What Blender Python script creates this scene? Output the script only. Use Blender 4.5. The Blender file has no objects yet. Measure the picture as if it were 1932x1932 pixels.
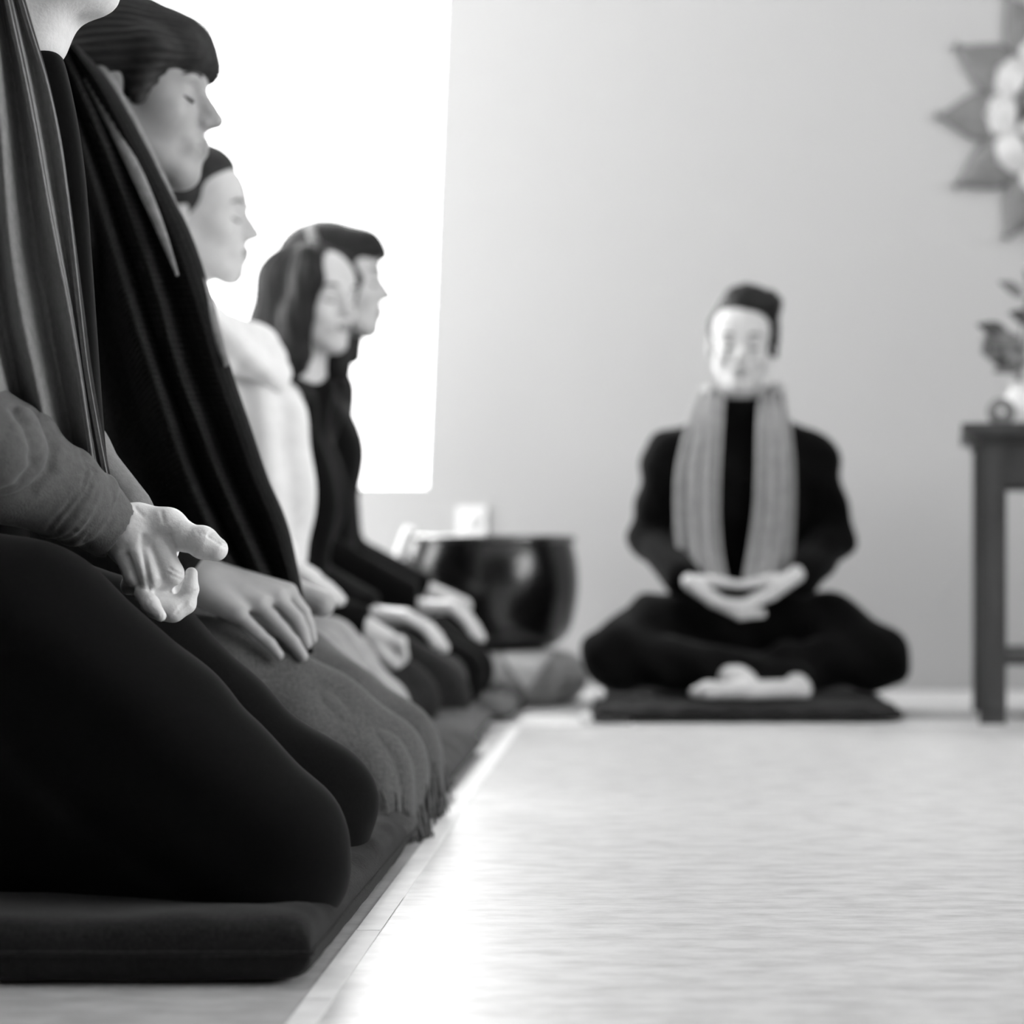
import bpy, bmesh, math, random
import numpy as np
from mathutils import Vector, Matrix

random.seed(7)
rng = np.random.default_rng(7)
scn = bpy.context.scene
C = scn.collection

# ------------------------------------------------------------------ camera
FPX, CX, CY, CAMH = 3950.0, 1198.0, 1060.0, 0.335     # focal length and foot of the view axis in photo pixels
cam_d = bpy.data.cameras.new('camera')
cam = bpy.data.objects.new('camera', cam_d)
C.objects.link(cam)
cam.location = (0, 0, CAMH)
cam.rotation_euler = (math.pi / 2, 0, 0)
cam_d.sensor_width = 36.0
cam_d.lens = FPX / 1932 * 36.0
cam_d.shift_x = (966 - CX) / 1932
cam_d.shift_y = (CY - 966) / 1932
cam_d.clip_start = 0.05
cam_d.dof.use_dof = True
cam_d.dof.focus_distance = 1.98
cam_d.dof.aperture_fstop = 3.6
scn.camera = cam

# ------------------------------------------------------------------ world, daylight, exposure
world = bpy.data.worlds.new('world')
scn.world = world
world.use_nodes = True
wb = world.node_tree.nodes['Background']
wb.inputs[0].default_value = (1, 1, 1, 1)
wb.inputs[1].default_value = 8.0


def area_light(name, loc, target, sx, sy, power):
    d = bpy.data.lights.new(name, 'AREA')
    d.shape = 'RECTANGLE'
    d.size, d.size_y, d.energy = sx, sy, power
    o = bpy.data.objects.new(name, d)
    C.objects.link(o)
    o.location = loc
    o.rotation_euler = (Vector(target) - Vector(loc)).to_track_quat('-Z', 'Y').to_euler()
    return o


# daylight entering by the room's three window walls
area_light('daylight_left', (-2.36, 4.1, 1.45), (0, 4.1, 1.45), 1.9, 1.7, 98)
area_light('daylight_right', (3.16, 1.9, 1.45), (0, 2.3, 1.0), 2.6, 1.6, 88)
area_light('daylight_back', (-1.12, 5.72, 1.45), (-0.4, 2.5, 0.0), 1.5, 2.0, 190)

vs = scn.view_settings
vs.view_transform = 'Standard'
vs.look = 'None'
vs.gamma = 1.0
vs.use_curve_mapping = False
vs.exposure = -0.63
scn.cycles.max_bounces = 8

# ------------------------------------------------------------------ helpers: pixels, names, materials


def W(px, py, Y):
    """point seen at a photo pixel, at distance Y from the camera plane"""
    return np.array([(px - CX) * Y / FPX, Y, CAMH + (CY - py) * Y / FPX])


def R(pxr, Y):
    return pxr * Y / FPX


def tag(o, label=None, cat=None, group=None, kind=None):
    if label: o['label'] = label
    if cat: o['category'] = cat
    if group: o['group'] = group
    if kind: o['kind'] = kind
    return o


def mat(name, col, rough=0.8, metal=0.0, spec=0.5, var=0.0, vscale=20.0, bump=0.0, bscale=200.0, stretch=(1, 1, 1), sheen=0.0, trans=0.0):
    m = bpy.data.materials.new(name)
    m.use_nodes = True
    nt = m.node_tree
    b = nt.nodes['Principled BSDF']
    b.inputs['Base Color'].default_value = (col, col, col, 1)
    b.inputs['Roughness'].default_value = rough
    b.inputs['Metallic'].default_value = metal
    b.inputs['Specular IOR Level'].default_value = spec
    if sheen:
        b.inputs['Sheen Weight'].default_value = sheen
        b.inputs['Sheen Roughness'].default_value = 0.4
    if trans:
        b.inputs['Transmission Weight'].default_value = trans
    if var or bump:
        tc = nt.nodes.new('ShaderNodeTexCoord')
        mp = nt.nodes.new('ShaderNodeMapping')
        mp.inputs['Scale'].default_value = stretch
        nt.links.new(tc.outputs['Object'], mp.inputs['Vector'])
    if var:
        n = nt.nodes.new('ShaderNodeTexNoise')
        n.inputs['Scale'].default_value = vscale
        n.inputs['Detail'].default_value = 4
        nt.links.new(mp.outputs['Vector'], n.inputs['Vector'])
        r = nt.nodes.new('ShaderNodeMapRange')
        r.inputs['From Min'].default_value = 0.3
        r.inputs['From Max'].default_value = 0.7
        r.inputs['To Min'].default_value = max(col * (1 - var), 0.0)
        r.inputs['To Max'].default_value = min(col * (1 + var), 1.0)
        nt.links.new(n.outputs['Fac'], r.inputs['Value'])
        nt.links.new(r.outputs['Result'], b.inputs['Base Color'])
    if bump:
        n2 = nt.nodes.new('ShaderNodeTexNoise')
        n2.inputs['Scale'].default_value = bscale
        n2.inputs['Detail'].default_value = 3
        nt.links.new(mp.outputs['Vector'], n2.inputs['Vector'])
        bp = nt.nodes.new('ShaderNodeBump')
        bp.inputs['Strength'].default_value = bump
        bp.inputs['Distance'].default_value = 0.004
        nt.links.new(n2.outputs['Fac'], bp.inputs['Height'])
        nt.links.new(bp.outputs['Normal'], b.inputs['Normal'])
    return m


M = {}
M['ceil'] = mat('ceiling_paint', 0.74, 0.9, spec=0.2)
M['wall'] = mat('wall_plaster', 0.50, 0.9, spec=0.2, bump=0.15, bscale=60)
M['wall_dark'] = mat('bounce_cut_wall', 0.07, 0.7)  # unseen wall behind the camera, dark tone added to cut bounce light
M['white'] = mat('white_paint', 0.88, 0.5)
M['skin'] = mat('skin', 0.74, 0.5, spec=0.4, var=0.06, vscale=60, bump=0.16, bscale=260)
M['skin_pale'] = mat('skin_pale', 0.60, 0.5, spec=0.4, var=0.05, vscale=60)
M['skin_mid'] = mat('skin_mid', 0.38, 0.5, spec=0.4, var=0.05, vscale=60)
M['skin_far'] = mat('skin_far', 0.53, 0.55, spec=0.3, var=0.05, vscale=60)
M['lip'] = mat('lip', 0.26, 0.45)
M['brow'] = mat('eyebrow', 0.05, 0.8)
M['nail'] = mat('nail', 0.6, 0.3)
M['hair'] = mat('dark_hair', 0.012, 0.62, spec=0.25, var=0.4, vscale=60, bump=0.5, bscale=90, stretch=(1, 1, 0.25))
M['hair2'] = mat('brown_hair', 0.02, 0.62, spec=0.25, var=0.4, vscale=70, bump=0.5, bscale=110, stretch=(0.3, 1, 1))
M['black'] = mat('black_cloth', 0.0035, 0.95, spec=0.08, var=0.3, vscale=300, sheen=0.06)
M['blackknit'] = mat('black_knit', 0.010, 0.95, spec=0.1, var=0.3, vscale=200, bump=0.4, bscale=250, sheen=0.06)
M['charcoal'] = mat('charcoal_cloth', 0.016, 0.95, spec=0.15, var=0.35, vscale=250, bump=0.3, bscale=400, sheen=0.08)
M['matcloth2'] = mat('mat_cloth_pale', 0.12, 0.95, spec=0.1, var=0.3, vscale=200, bump=0.3, bscale=300)
M['matcloth'] = mat('mat_cloth', 0.06, 0.95, spec=0.1, var=0.35, vscale=200, bump=0.3, bscale=300, sheen=0.05)
M['robe'] = mat('grey_robe', 0.21, 0.95, spec=0.1, var=0.1, vscale=150, bump=0.2, bscale=500, sheen=0.15)
M['sleeve'] = mat('grey_sleeve', 0.115, 0.95, spec=0.1, var=0.12, vscale=150, bump=0.2, bscale=500, sheen=0.1)
M['scarf'] = mat('grey_scarf', 0.36, 0.95, spec=0.1, var=0.15, vscale=60, bump=0.3, bscale=200)
M['trim'] = mat('collar_grey', 0.24, 0.95, spec=0.1, var=0.2, vscale=100, sheen=0.2)
M['cream'] = mat('cream_cloth', 0.80, 0.95, spec=0.1, var=0.05, vscale=40, bump=0.2, bscale=150)
M['palegrey'] = mat('pale_grey_cloth', 0.36, 0.95, spec=0.1, var=0.1, vscale=40, bump=0.2, bscale=150)
M['blanket'] = mat('blanket_wool', 0.10, 0.95, spec=0.1, var=0.22, vscale=260, bump=0.6, bscale=300, sheen=0.15)
M['trouser'] = mat('dark_trouser', 0.03, 0.95, spec=0.15, var=0.3, vscale=150, sheen=0.05)
M['carpet'] = mat('carpet_grey', 0.70, 0.95, spec=0.05, var=0.12, vscale=120, bump=0.4, bscale=300)
M['tape'] = mat('tape_white', 0.8, 0.6, var=0.08, vscale=30)
M['bowl'] = mat('bowl_dark_metal', 0.06, 0.22, metal=0.9, var=0.3, vscale=14)
M['bowl_rim'] = mat('bowl_rim_metal', 0.16, 0.25, metal=0.9)
M['cushion'] = mat('cushion_grey', 0.48, 0.9, spec=0.1, var=0.15, vscale=40, bump=0.2, bscale=200)
M['wood'] = mat('dark_table_wood', 0.045, 0.45, var=0.3, vscale=25, stretch=(1, 1, 0.15))
M['petal'] = mat('ornament_petal', 0.19, 0.8, var=0.15, vscale=40)
M['petal_pale'] = mat('ornament_pale', 0.6, 0.8, var=0.15, vscale=40)
M['leaf'] = mat('leaf', 0.12, 0.6, var=0.3, vscale=30)
M['leaf_dark'] = mat('leaf_dark', 0.03, 0.6)
M['flower'] = mat('flower', 0.3, 0.8, var=0.2, vscale=50)
M['ceramic'] = mat('ceramic', 0.75, 0.3)

# floor: pale boards, glossy varnish, dark grain streaks running across
fm = bpy.data.materials.new('floor_boards')
fm.use_nodes = True
nt = fm.node_tree
b = nt.nodes['Principled BSDF']
tc = nt.nodes.new('ShaderNodeTexCoord')
mp = nt.nodes.new('ShaderNodeMapping')
mp.inputs['Scale'].default_value = (1.0, 2.6, 1.0)
nt.links.new(tc.outputs['Object'], mp.inputs['Vector'])
n = nt.nodes.new('ShaderNodeTexNoise')
n.inputs['Scale'].default_value = 16
n.inputs['Detail'].default_value = 8
n.inputs['Roughness'].default_value = 0.65
nt.links.new(mp.outputs['Vector'], n.inputs['Vector'])
cr = nt.nodes.new('ShaderNodeValToRGB')
cr.color_ramp.elements[0].position = 0.25
cr.color_ramp.elements[0].color = (0.33, 0.33, 0.33, 1)
cr.color_ramp.elements[1].position = 0.60
cr.color_ramp.elements[1].color = (0.57, 0.57, 0.57, 1)
nt.links.new(n.outputs['Fac'], cr.inputs['Fac'])
nt.links.new(cr.outputs['Color'], b.inputs['Base Color'])
b.inputs['Roughness'].default_value = 0.42
b.inputs['Specular IOR Level'].default_value = 0.9
n2 = nt.nodes.new('ShaderNodeTexNoise')
n2.inputs['Scale'].default_value = 4
n2.inputs['Detail'].default_value = 5
nt.links.new(mp.outputs['Vector'], n2.inputs['Vector'])
bp = nt.nodes.new('ShaderNodeBump')
bp.inputs['Strength'].default_value = 0.10
bp.inputs['Distance'].default_value = 0.01
nt.links.new(n2.outputs['Fac'], bp.inputs['Height'])
nt.links.new(bp.outputs['Normal'], b.inputs['Normal'])
M['floor'] = fm


# ------------------------------------------------------------------ helpers: meshes
def new_obj(name, me, m=None, parent=None, smooth=True):
    o = bpy.data.objects.new(name, me)
    C.objects.link(o)
    if m is not None:
        for x in (m if isinstance(m, (list, tuple)) else [m]):
            me.materials.append(x)
    if parent is not None:
        o.parent = parent
        o.matrix_parent_inverse = Matrix.Translation(-parent.location) if parent.parent is None else Matrix()
    if smooth and len(me.polygons):
        me.polygons.foreach_set('use_smooth', np.ones(len(me.polygons), dtype=bool))
    return o


def empty(name, loc, label, cat, group=None):
    o = bpy.data.objects.new(name, None)
    C.objects.link(o)
    o.location = loc
    o.empty_display_size = 0.1
    return tag(o, label, cat, group)


def mesh_np(name, V, Q, mi=None):
    """mesh from vertex array and quad array"""
    me = bpy.data.meshes.new(name)
    V = np.asarray(V, dtype=np.float32)
    Q = np.asarray(Q, dtype=np.int32)
    me.vertices.add(len(V))
    me.vertices.foreach_set('co', V.ravel())
    k = Q.shape[1]
    me.loops.add(Q.size)
    me.loops.foreach_set('vertex_index', Q.ravel())
    me.polygons.add(len(Q))
    me.polygons.foreach_set('loop_start', np.arange(0, Q.size, k, dtype=np.int32))
    if mi is not None:
        me.polygons.foreach_set('material_index', np.asarray(mi, dtype=np.int32))
    me.update(calc_edges=True)
    me.validate()
    return me


def join_np(parts):
    Vs, Qs, Ms, off = [], [], [], 0
    for V, Q, mi in parts:
        Vs.append(V)
        Qs.append(Q + off)
        Ms.append(np.full(len(Q), mi, dtype=np.int32) if np.isscalar(mi) else mi)
        off += len(V)
    return np.concatenate(Vs), np.concatenate(Qs), np.concatenate(Ms)


def bm_obj(name, bm, m, parent=None, smooth=False, bevel=0.0, seg=2):
    if bevel:
        bmesh.ops.bevel(bm, geom=[e for e in bm.edges if e.is_manifold and e.calc_face_angle(0) > 0.4], offset=bevel, segments=seg, affect='EDGES', profile=0.6)
    bmesh.ops.recalc_face_normals(bm, faces=bm.faces)
    me = bpy.data.meshes.new(name)
    bm.to_mesh(me)
    bm.free()
    return new_obj(name, me, m, parent, smooth)


def box(bm, x0, x1, y0, y1, z0, z1):
    v = [bm.verts.new((x, y, z)) for x in (x0, x1) for y in (y0, y1) for z in (z0, z1)]
    for f in ((0, 1, 3, 2), (4, 6, 7, 5), (0, 4, 5, 1), (2, 3, 7, 6), (0, 2, 6, 4), (1, 5, 7, 3)):
        bm.faces.new([v[i] for i in f])
    return bm


def boxobj(name, b6, m, parent=None, bevel=0.0):
    return bm_obj(name, box(bmesh.new(), *b6), m, parent, False, bevel)


def prism(name, poly, y0, y1, m, parent=None, bevel=0.0):
    """outline in x,z extruded along y"""
    bm = bmesh.new()
    a = [bm.verts.new((x, y0, z)) for x, z in poly]
    c = [bm.verts.new((x, y1, z)) for x, z in poly]
    bm.faces.new(a)
    bm.faces.new(c[::-1])
    for i in range(len(a)):
        j = (i + 1) % len(a)
        bm.faces.new((a[j], a[i], c[i], c[j]))
    return bm_obj(name, bm, m, parent, False, bevel)


def lathe(prof, n=48, axis=(0, 0, 0)):
    P = np.array(prof)
    a = np.linspace(0, 2 * np.pi, n, endpoint=False)
    V = np.stack([axis[0] + P[:, None, 0] * np.cos(a), axis[1] + P[:, None, 0] * np.sin(a), axis[2] + np.repeat(P[:, 1:2], n, 1)], -1).reshape(-1, 3)
    i, j = np.meshgrid(np.arange(len(P) - 1), np.arange(n), indexing='ij')
    j2 = (j + 1) % n
    Q = np.stack([i * n + j, i * n + j2, (i + 1) * n + j2, (i + 1) * n + j], -1).reshape(-1, 4)
    return V, Q


def catmull(P, t):
    """smooth curve through rows of P at parameters t in 0..1"""
    P = np.asarray(P, float)
    n = len(P)
    x = np.clip(np.asarray(t) * (n - 1), 0, n - 1 - 1e-9)
    i = x.astype(int)
    f = (x - i).reshape((-1,) + (1,) * (P.ndim - 1))
    p0, p1, p2, p3 = P[np.maximum(i - 1, 0)], P[i], P[i + 1], P[np.minimum(i + 2, n - 1)]
    return 0.5 * (2 * p1 + (p2 - p0) * f + (2 * p0 - 5 * p1 + 4 * p2 - p3) * f ** 2 + (3 * p1 - p0 - 3 * p2 + p3) * f ** 3)


def tube(path, rad, n=10, steps=None, flat=1.0):
    P = np.asarray(path, float)
    steps = steps or len(P) * 6
    t = np.linspace(0, 1, steps)
    c = catmull(P, t)
    r = catmull(np.asarray(rad, float).reshape(-1, 1), t)[:, 0] if np.ndim(rad) else np.full(steps, rad)
    T = np.gradient(c, axis=0)
    T /= np.linalg.norm(T, axis=1, keepdims=True) + 1e-9
    ref = np.array([0, 1.0, 0.01])
    A = np.cross(T, ref)
    A /= np.linalg.norm(A, axis=1, keepdims=True) + 1e-9
    B = np.cross(T, A)
    a = np.linspace(0, 2 * np.pi, n, endpoint=False)
    V = c[:, None] + r[:, None, None] * (np.cos(a)[None, :, None] * A[:, None] + flat * np.sin(a)[None, :, None] * B[:, None])
    V = V.reshape(-1, 3)
    i, j = np.meshgrid(np.arange(steps - 1), np.arange(n), indexing='ij')
    j2 = (j + 1) % n
    Q = np.stack([i * n + j, i * n + j2, (i + 1) * n + j2, (i + 1) * n + j], -1).reshape(-1, 4)
    V = np.concatenate([V, c[[0, -1]]])
    k = len(V) - 2
    jj = np.arange(n)
    c0 = np.stack([jj, np.full(n, k), np.full(n, k), (jj + 1) % n], -1)
    e = (steps - 1) * n
    caps = []
    for q in range(n // 2):
        caps.append([k, 2 * q, 2 * q + 1, (2 * q + 2) % n])
        caps.append([k + 1, e + (2 * q + 2) % n, e + 2 * q + 1, e + 2 * q])
    return V, np.concatenate([Q, np.array(caps)])


def sheet(rails, nu, nv, thick=0.004, disp=None):
    """cloth surface through rails (each a list of world points, top to bottom), with thickness"""
    tv = np.linspace(0, 1, nv)
    G = np.stack([catmull(r, tv) for r in rails])          # rails, nv, 3
    S = catmull(G, np.linspace(0, 1, nu))                  # nu, nv, 3
    du, dv = np.gradient(S, axis=0), np.gradient(S, axis=1)
    N = np.cross(du, dv)
    N /= np.linalg.norm(N, axis=2, keepdims=True) + 1e-9
    N *= -np.sign(np.median(N[..., 1]))                    # towards the viewer's side (-y)
    U, Vv = np.meshgrid(np.linspace(0, 1, nu), tv, indexing='ij')
    if disp is not None:
        S = S + N * disp(U, Vv)[..., None]
    F, Bk = S, S - N * thick
    V = np.concatenate([F.reshape(-1, 3), Bk.reshape(-1, 3)])
    i, j = np.meshgrid(np.arange(nu - 1), np.arange(nv - 1), indexing='ij')
    q = np.stack([i * nv + j, (i + 1) * nv + j, (i + 1) * nv + j + 1, i * nv + j + 1], -1).reshape(-1, 4)
    o = nu * nv
    Q = [q, q[:, ::-1] + o]
    a = np.arange(nv - 1)
    for i0, fl in ((0, 1), (nu - 1, 0)):
        s = np.stack([i0 * nv + a, i0 * nv + a + 1, o + i0 * nv + a + 1, o + i0 * nv + a], -1)
        Q.append(s if fl else s[:, ::-1])
    a = np.arange(nu - 1)
    for j0, fl in ((0, 0), (nv - 1, 1)):
        s = np.stack([a * nv + j0, (a + 1) * nv + j0, o + (a + 1) * nv + j0, o + a * nv + j0], -1)
        Q.append(s if fl else s[:, ::-1])
    return V, np.concatenate(Q)


# ------------------------------------------------------------------ helpers: blended solids
class Field:
    """signed distance grid; shapes are blended in, then skinned as one closed surface"""

    def __init__(s, lo, hi, h):
        s.lo, s.h = np.array(lo, float), h
        s.n = np.ceil((np.array(hi) - s.lo) / h).astype(int) + 1
        s.ax = [(s.lo[i] + h * np.arange(s.n[i])).astype(np.float32) for i in range(3)]
        s.a = np.full(s.n, 0.5, np.float32)

    def _win(s, lo, hi, m):
        i0 = np.clip(np.floor((np.asarray(lo) - m - s.lo) / s.h).astype(int), 0, s.n)
        i1 = np.clip(np.ceil((np.asarray(hi) + m - s.lo) / s.h).astype(int) + 1, 0, s.n)
        sl = tuple(slice(i0[k], i1[k]) for k in range(3))
        if any(i1[k] <= i0[k] for k in range(3)):
            return None, None
        g = (s.ax[0][sl[0]][:, None, None], s.ax[1][sl[1]][None, :, None], s.ax[2][sl[2]][None, None, :])
        return sl, g

    def _mix(s, sl, d, k, sub):
        A = s.a[sl]
        if sub:
            d = -d
            h = np.clip(0.5 - 0.5 * (A - d) / k, 0, 1)       # smooth max
            s.a[sl] = A * (1 - h) + d * h + k * h * (1 - h)
        else:
            h = np.clip(0.5 + 0.5 * (A - d) / k, 0, 1)
            s.a[sl] = A * (1 - h) + d * h - k * h * (1 - h)

    def cone(s, a, b, ra, rb, k=0.01, sub=False):
        a, b = np.asarray(a, float), np.asarray(b, float)
        r = max(ra, rb)
        sl, g = s._win(np.minimum(a, b) - r, np.maximum(a, b) + r, 3 * k + 4 * s.h)
        if sl is None: return s
        ab = b - a
        L = float(ab @ ab) + 1e-12
        t = np.clip(((g[0] - a[0]) * ab[0] + (g[1] - a[1]) * ab[1] + (g[2] - a[2]) * ab[2]) / L, 0, 1)
        d = np.sqrt((g[0] - a[0] - t * ab[0]) ** 2 + (g[1] - a[1] - t * ab[1]) ** 2 + (g[2] - a[2] - t * ab[2]) ** 2) - (ra + (rb - ra) * t)
        s._mix(sl, d, k, sub)
        return s

    def chain(s, pts, rad, k=0.01):
        for i in range(len(pts) - 1):
            s.cone(pts[i], pts[i + 1], rad[i], rad[i + 1], k)
        return s

    def ell(s, c, r, k=0.01, B=None, sub=False):
        """ellipsoid with radii r along the rows of B"""
        c, r = np.asarray(c, float), np.asarray(r, float)
        R_ = r.max()
        sl, g = s._win(c - R_, c + R_, 3 * k + 4 * s.h)
        if sl is None: return s
        B = np.eye(3) if B is None else B
        q = [(g[0] - c[0]) * B[i][0] + (g[1] - c[1]) * B[i][1] + (g[2] - c[2]) * B[i][2] for i in range(3)]
        k0 = np.sqrt(sum((q[i] / r[i]) ** 2 for i in range(3)))
        k1 = np.sqrt(sum((q[i] / r[i] ** 2) ** 2 for i in range(3))) + 1e-9
        s._mix(sl, k0 * (k0 - 1) / k1, k, sub)
        return s

    def half(s, p, nrm, k=0.006):
        """cut away everything on the side nrm points to"""
        nrm = np.asarray(nrm, float) / np.linalg.norm(nrm)
        d = (s.ax[0][:, None, None] - p[0]) * nrm[0] + (s.ax[1][None, :, None] - p[1]) * nrm[1] + (s.ax[2][None, None, :] - p[2]) * nrm[2]
        s._mix((slice(None),) * 3, -d.astype(np.float32), k, True)
        return s

    def skin(s, smooth=1):
        A = s.a
        A[0], A[-1], A[:, 0], A[:, -1], A[:, :, 0], A[:, :, -1] = (0.5,) * 6
        I = A < 0
        nx, ny, nz = s.n
        cnt = np.zeros((nx - 1, ny - 1, nz - 1), np.uint8)
        for dx in (0, 1):
            for dy in (0, 1):
                for dz in (0, 1):
                    cnt += I[dx:nx - 1 + dx, dy:ny - 1 + dy, dz:nz - 1 + dz]
        act = np.argwhere((cnt > 0) & (cnt < 8))
        idx = np.full(cnt.shape, -1, np.int32)
        idx[act[:, 0], act[:, 1], act[:, 2]] = np.arange(len(act))
        acc = np.zeros((len(act), 3), np.float64)
        num = np.zeros(len(act))
        for axis in range(3):
            o1, o2 = [k for k in range(3) if k != axis]
            for p in (0, 1):
                for q in (0, 1):
                    c0 = act.copy()
                    c0[:, o1] += p
                    c0[:, o2] += q
                    c1 = c0.copy()
                    c1[:, axis] += 1
                    v0, v1 = A[c0[:, 0], c0[:, 1], c0[:, 2]], A[c1[:, 0], c1[:, 1], c1[:, 2]]
                    m = (v0 < 0) != (v1 < 0)
                    t = np.where(m, v0 / np.where(m, v0 - v1, 1), 0)
                    pt = (c0 - 0.0).astype(float)
                    pt[:, axis] += t
                    acc[m] += pt[m]
                    num[m] += 1
        V = s.lo + s.h * acc / num[:, None]
        Q = []
        for axis in range(3):
            o1, o2 = (axis + 1) % 3, (axis + 2) % 3
            lo = [slice(1, -1)] * 3
            lo[axis] = slice(0, s.n[axis] - 1)
            hi = [slice(1, -1)] * 3
            hi[axis] = slice(1, s.n[axis])
            a0, a1 = I[tuple(lo)], I[tuple(hi)]
            e = np.argwhere(a0 != a1)
            fl = a0[e[:, 0], e[:, 1], e[:, 2]]
            e[:, o1] += 1
            e[:, o2] += 1
            cc = []
            for p, q in ((-1, -1), (0, -1), (0, 0), (-1, 0)):
                c0 = e.copy()
                c0[:, o1] += p
                c0[:, o2] += q
                cc.append(idx[c0[:, 0], c0[:, 1], c0[:, 2]])
            q4 = np.stack(cc, -1)
            q4[~fl] = q4[~fl][:, ::-1]
            Q.append(q4)
        Q = np.concatenate(Q)
        Q = Q[(Q >= 0).all(1)]
        for _ in range(smooth):
            S, n_ = np.zeros_like(V), np.zeros(len(V))
            for a_, b_ in ((0, 1), (1, 2), (2, 3), (3, 0)):
                for k in range(3):
                    S[:, k] += np.bincount(Q[:, a_], V[Q[:, b_], k], len(V)) + np.bincount(Q[:, b_], V[Q[:, a_], k], len(V))
                n_ += np.bincount(Q[:, a_], minlength=len(V)) + np.bincount(Q[:, b_], minlength=len(V))
            V = V * 0.5 + 0.5 * S / np.maximum(n_, 1)[:, None]
        return V, Q


def normals(V, Q):
    n = np.cross(V[Q[:, 2]] - V[Q[:, 0]], V[Q[:, 3]] - V[Q[:, 1]])
    N = np.zeros_like(V)
    for a in range(4):
        for k in range(3):
            N[:, k] += np.bincount(Q[:, a], n[:, k], len(V))
    return N / (np.linalg.norm(N, axis=1, keepdims=True) + 1e-12)

# ================================================================== the room
YB = 5.40                                            # far wall
XL, XR, YF, ZC = -2.4, 3.2, -2.5, 2.8
glass = bpy.data.materials.new('window_glass')
glass.use_nodes = True
gn = glass.node_tree
gn.nodes.clear()
go = gn.nodes.new('ShaderNodeOutputMaterial')
gm = gn.nodes.new('ShaderNodeMixShader')
gt = gn.nodes.new('ShaderNodeBsdfTransparent')
gg = gn.nodes.new('ShaderNodeBsdfGlossy')
gg.inputs['Roughness'].default_value = 0.02
gm.inputs[0].default_value = 0.06
gn.links.new(gt.outputs[0], gm.inputs[1])
gn.links.new(gg.outputs[0], gm.inputs[2])
gn.links.new(gm.outputs[0], go.inputs[0])
M['glass'] = glass


def wall_with_hole(name, outer, hole, place, m):
    """outer = (u0,u1,z0,z1); hole = 4 corners (u,z) bottom-left, bottom-right, top-right, top-left; place maps (u, depth, z)"""
    u0, u1, z0, z1 = outer
    (a, b_, c, d) = hole
    polys = [[(u0, z0), (u1, z0), b_, a], [(u1, z0), (u1, z1), c, b_], [(u1, z1), (u0, z1), d, c], [(u0, z1), (u0, z0), a, d]]
    bm = bmesh.new()
    for w in (0.0, 0.18):
        for p in polys:
            bm.faces.new([bm.verts.new(place(u, w, z)) for u, z in p])
    ring = [a, b_, c, d]
    for i in range(4):
        p, q = ring[i], ring[(i + 1) % 4]
        bm.faces.new([bm.verts.new(place(*t)) for t in ((p[0], 0, p[1]), (q[0], 0, q[1]), (q[0], 0.18, q[1]), (p[0], 0.18, p[1]))])
    bmesh.ops.remove_doubles(bm, verts=bm.verts, dist=1e-5)
    return tag(bm_obj(name, bm, m), kind='structure')


def window(name, u0, u1, z0, z1, place, cols, label, slant=None):
    r = bpy.data.objects.new(name, None)
    C.objects.link(r)
    r.location = place((u0 + u1) / 2, 0.1, z0)
    tag(r, label, kind='structure')

    def pb(nm, ua, ub, wa, wb_, za, zb, m):
        p, q = place(ua, wa, za), place(ub, wb_, zb)
        return boxobj(nm, (min(p[0], q[0]), max(p[0], q[0]), min(p[1], q[1]), max(p[1], q[1]), za, zb), m, r, 0.004)
    t = 0.05
    if slant:                                        # frame fixed on the outer face of the wall, clear of the opening
        y0, y1 = YB + 0.18, YB + 0.23
        prism('window_frame', [(u0 - t, z0 - t), (slant[0] + t, z0 - t), (slant[0] + t, z0), (u0 - t, z0)], y0, y1, M['white'], r)
        prism('window_frame', [(u0 - t, z1), (slant[1] + t, z1), (slant[1] + t, z1 + t), (u0 - t, z1 + t)], y0, y1, M['white'], r)
        prism('window_frame', [(u0 - t, z0), (u0, z0), (u0, z1), (u0 - t, z1)], y0, y1, M['white'], r)
        prism('window_frame', [(slant[0], z0), (slant[0] + t, z0), (slant[1] + t, z1), (slant[1], z1)], y0, y1, M['white'], r)
        prism('glazing_bar', [(-1.16, z0), (-1.13, z0), (-1.13, z1), (-1.16, z1)], y0, y1, M['white'], r)
        prism('pane', [(u0, z0), (-1.16, z0), (-1.16, z1), (u0, z1)], y0 + 0.02, y0 + 0.026, M['glass'], r)
        prism('pane', [(-1.13, z0), (slant[0], z0), (slant[1], z1), (-1.13, z1)], y0 + 0.02, y0 + 0.026, M['glass'], r)
        return r
    pb('window_frame', u0, u1, 0.08, 0.13, z0, z0 + t, M['white'])
    pb('window_frame', u0, u1, 0.08, 0.13, z1 - t, z1, M['white'])
    n = cols
    for i in range(n + 1):
        u = u0 + (u1 - u0 - t) * i / n
        pb('window_frame', u, u + t, 0.08, 0.13, z0 + t, z1 - t, M['white'])
    for i in range(n):
        ua, ub = u0 + (u1 - u0 - t) * i / n + t, u0 + (u1 - u0 - t) * (i + 1) / n
        p = pb('pane', ua, ub, 0.10, 0.106, z0 + t, z1 - t, M['glass'])
    pb('window_sill', u0 - 0.0, u1 + 0.0, 0.0, 0.08, z0 - 0.0, z0 + 0.012, M['white'])
    return r


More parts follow.
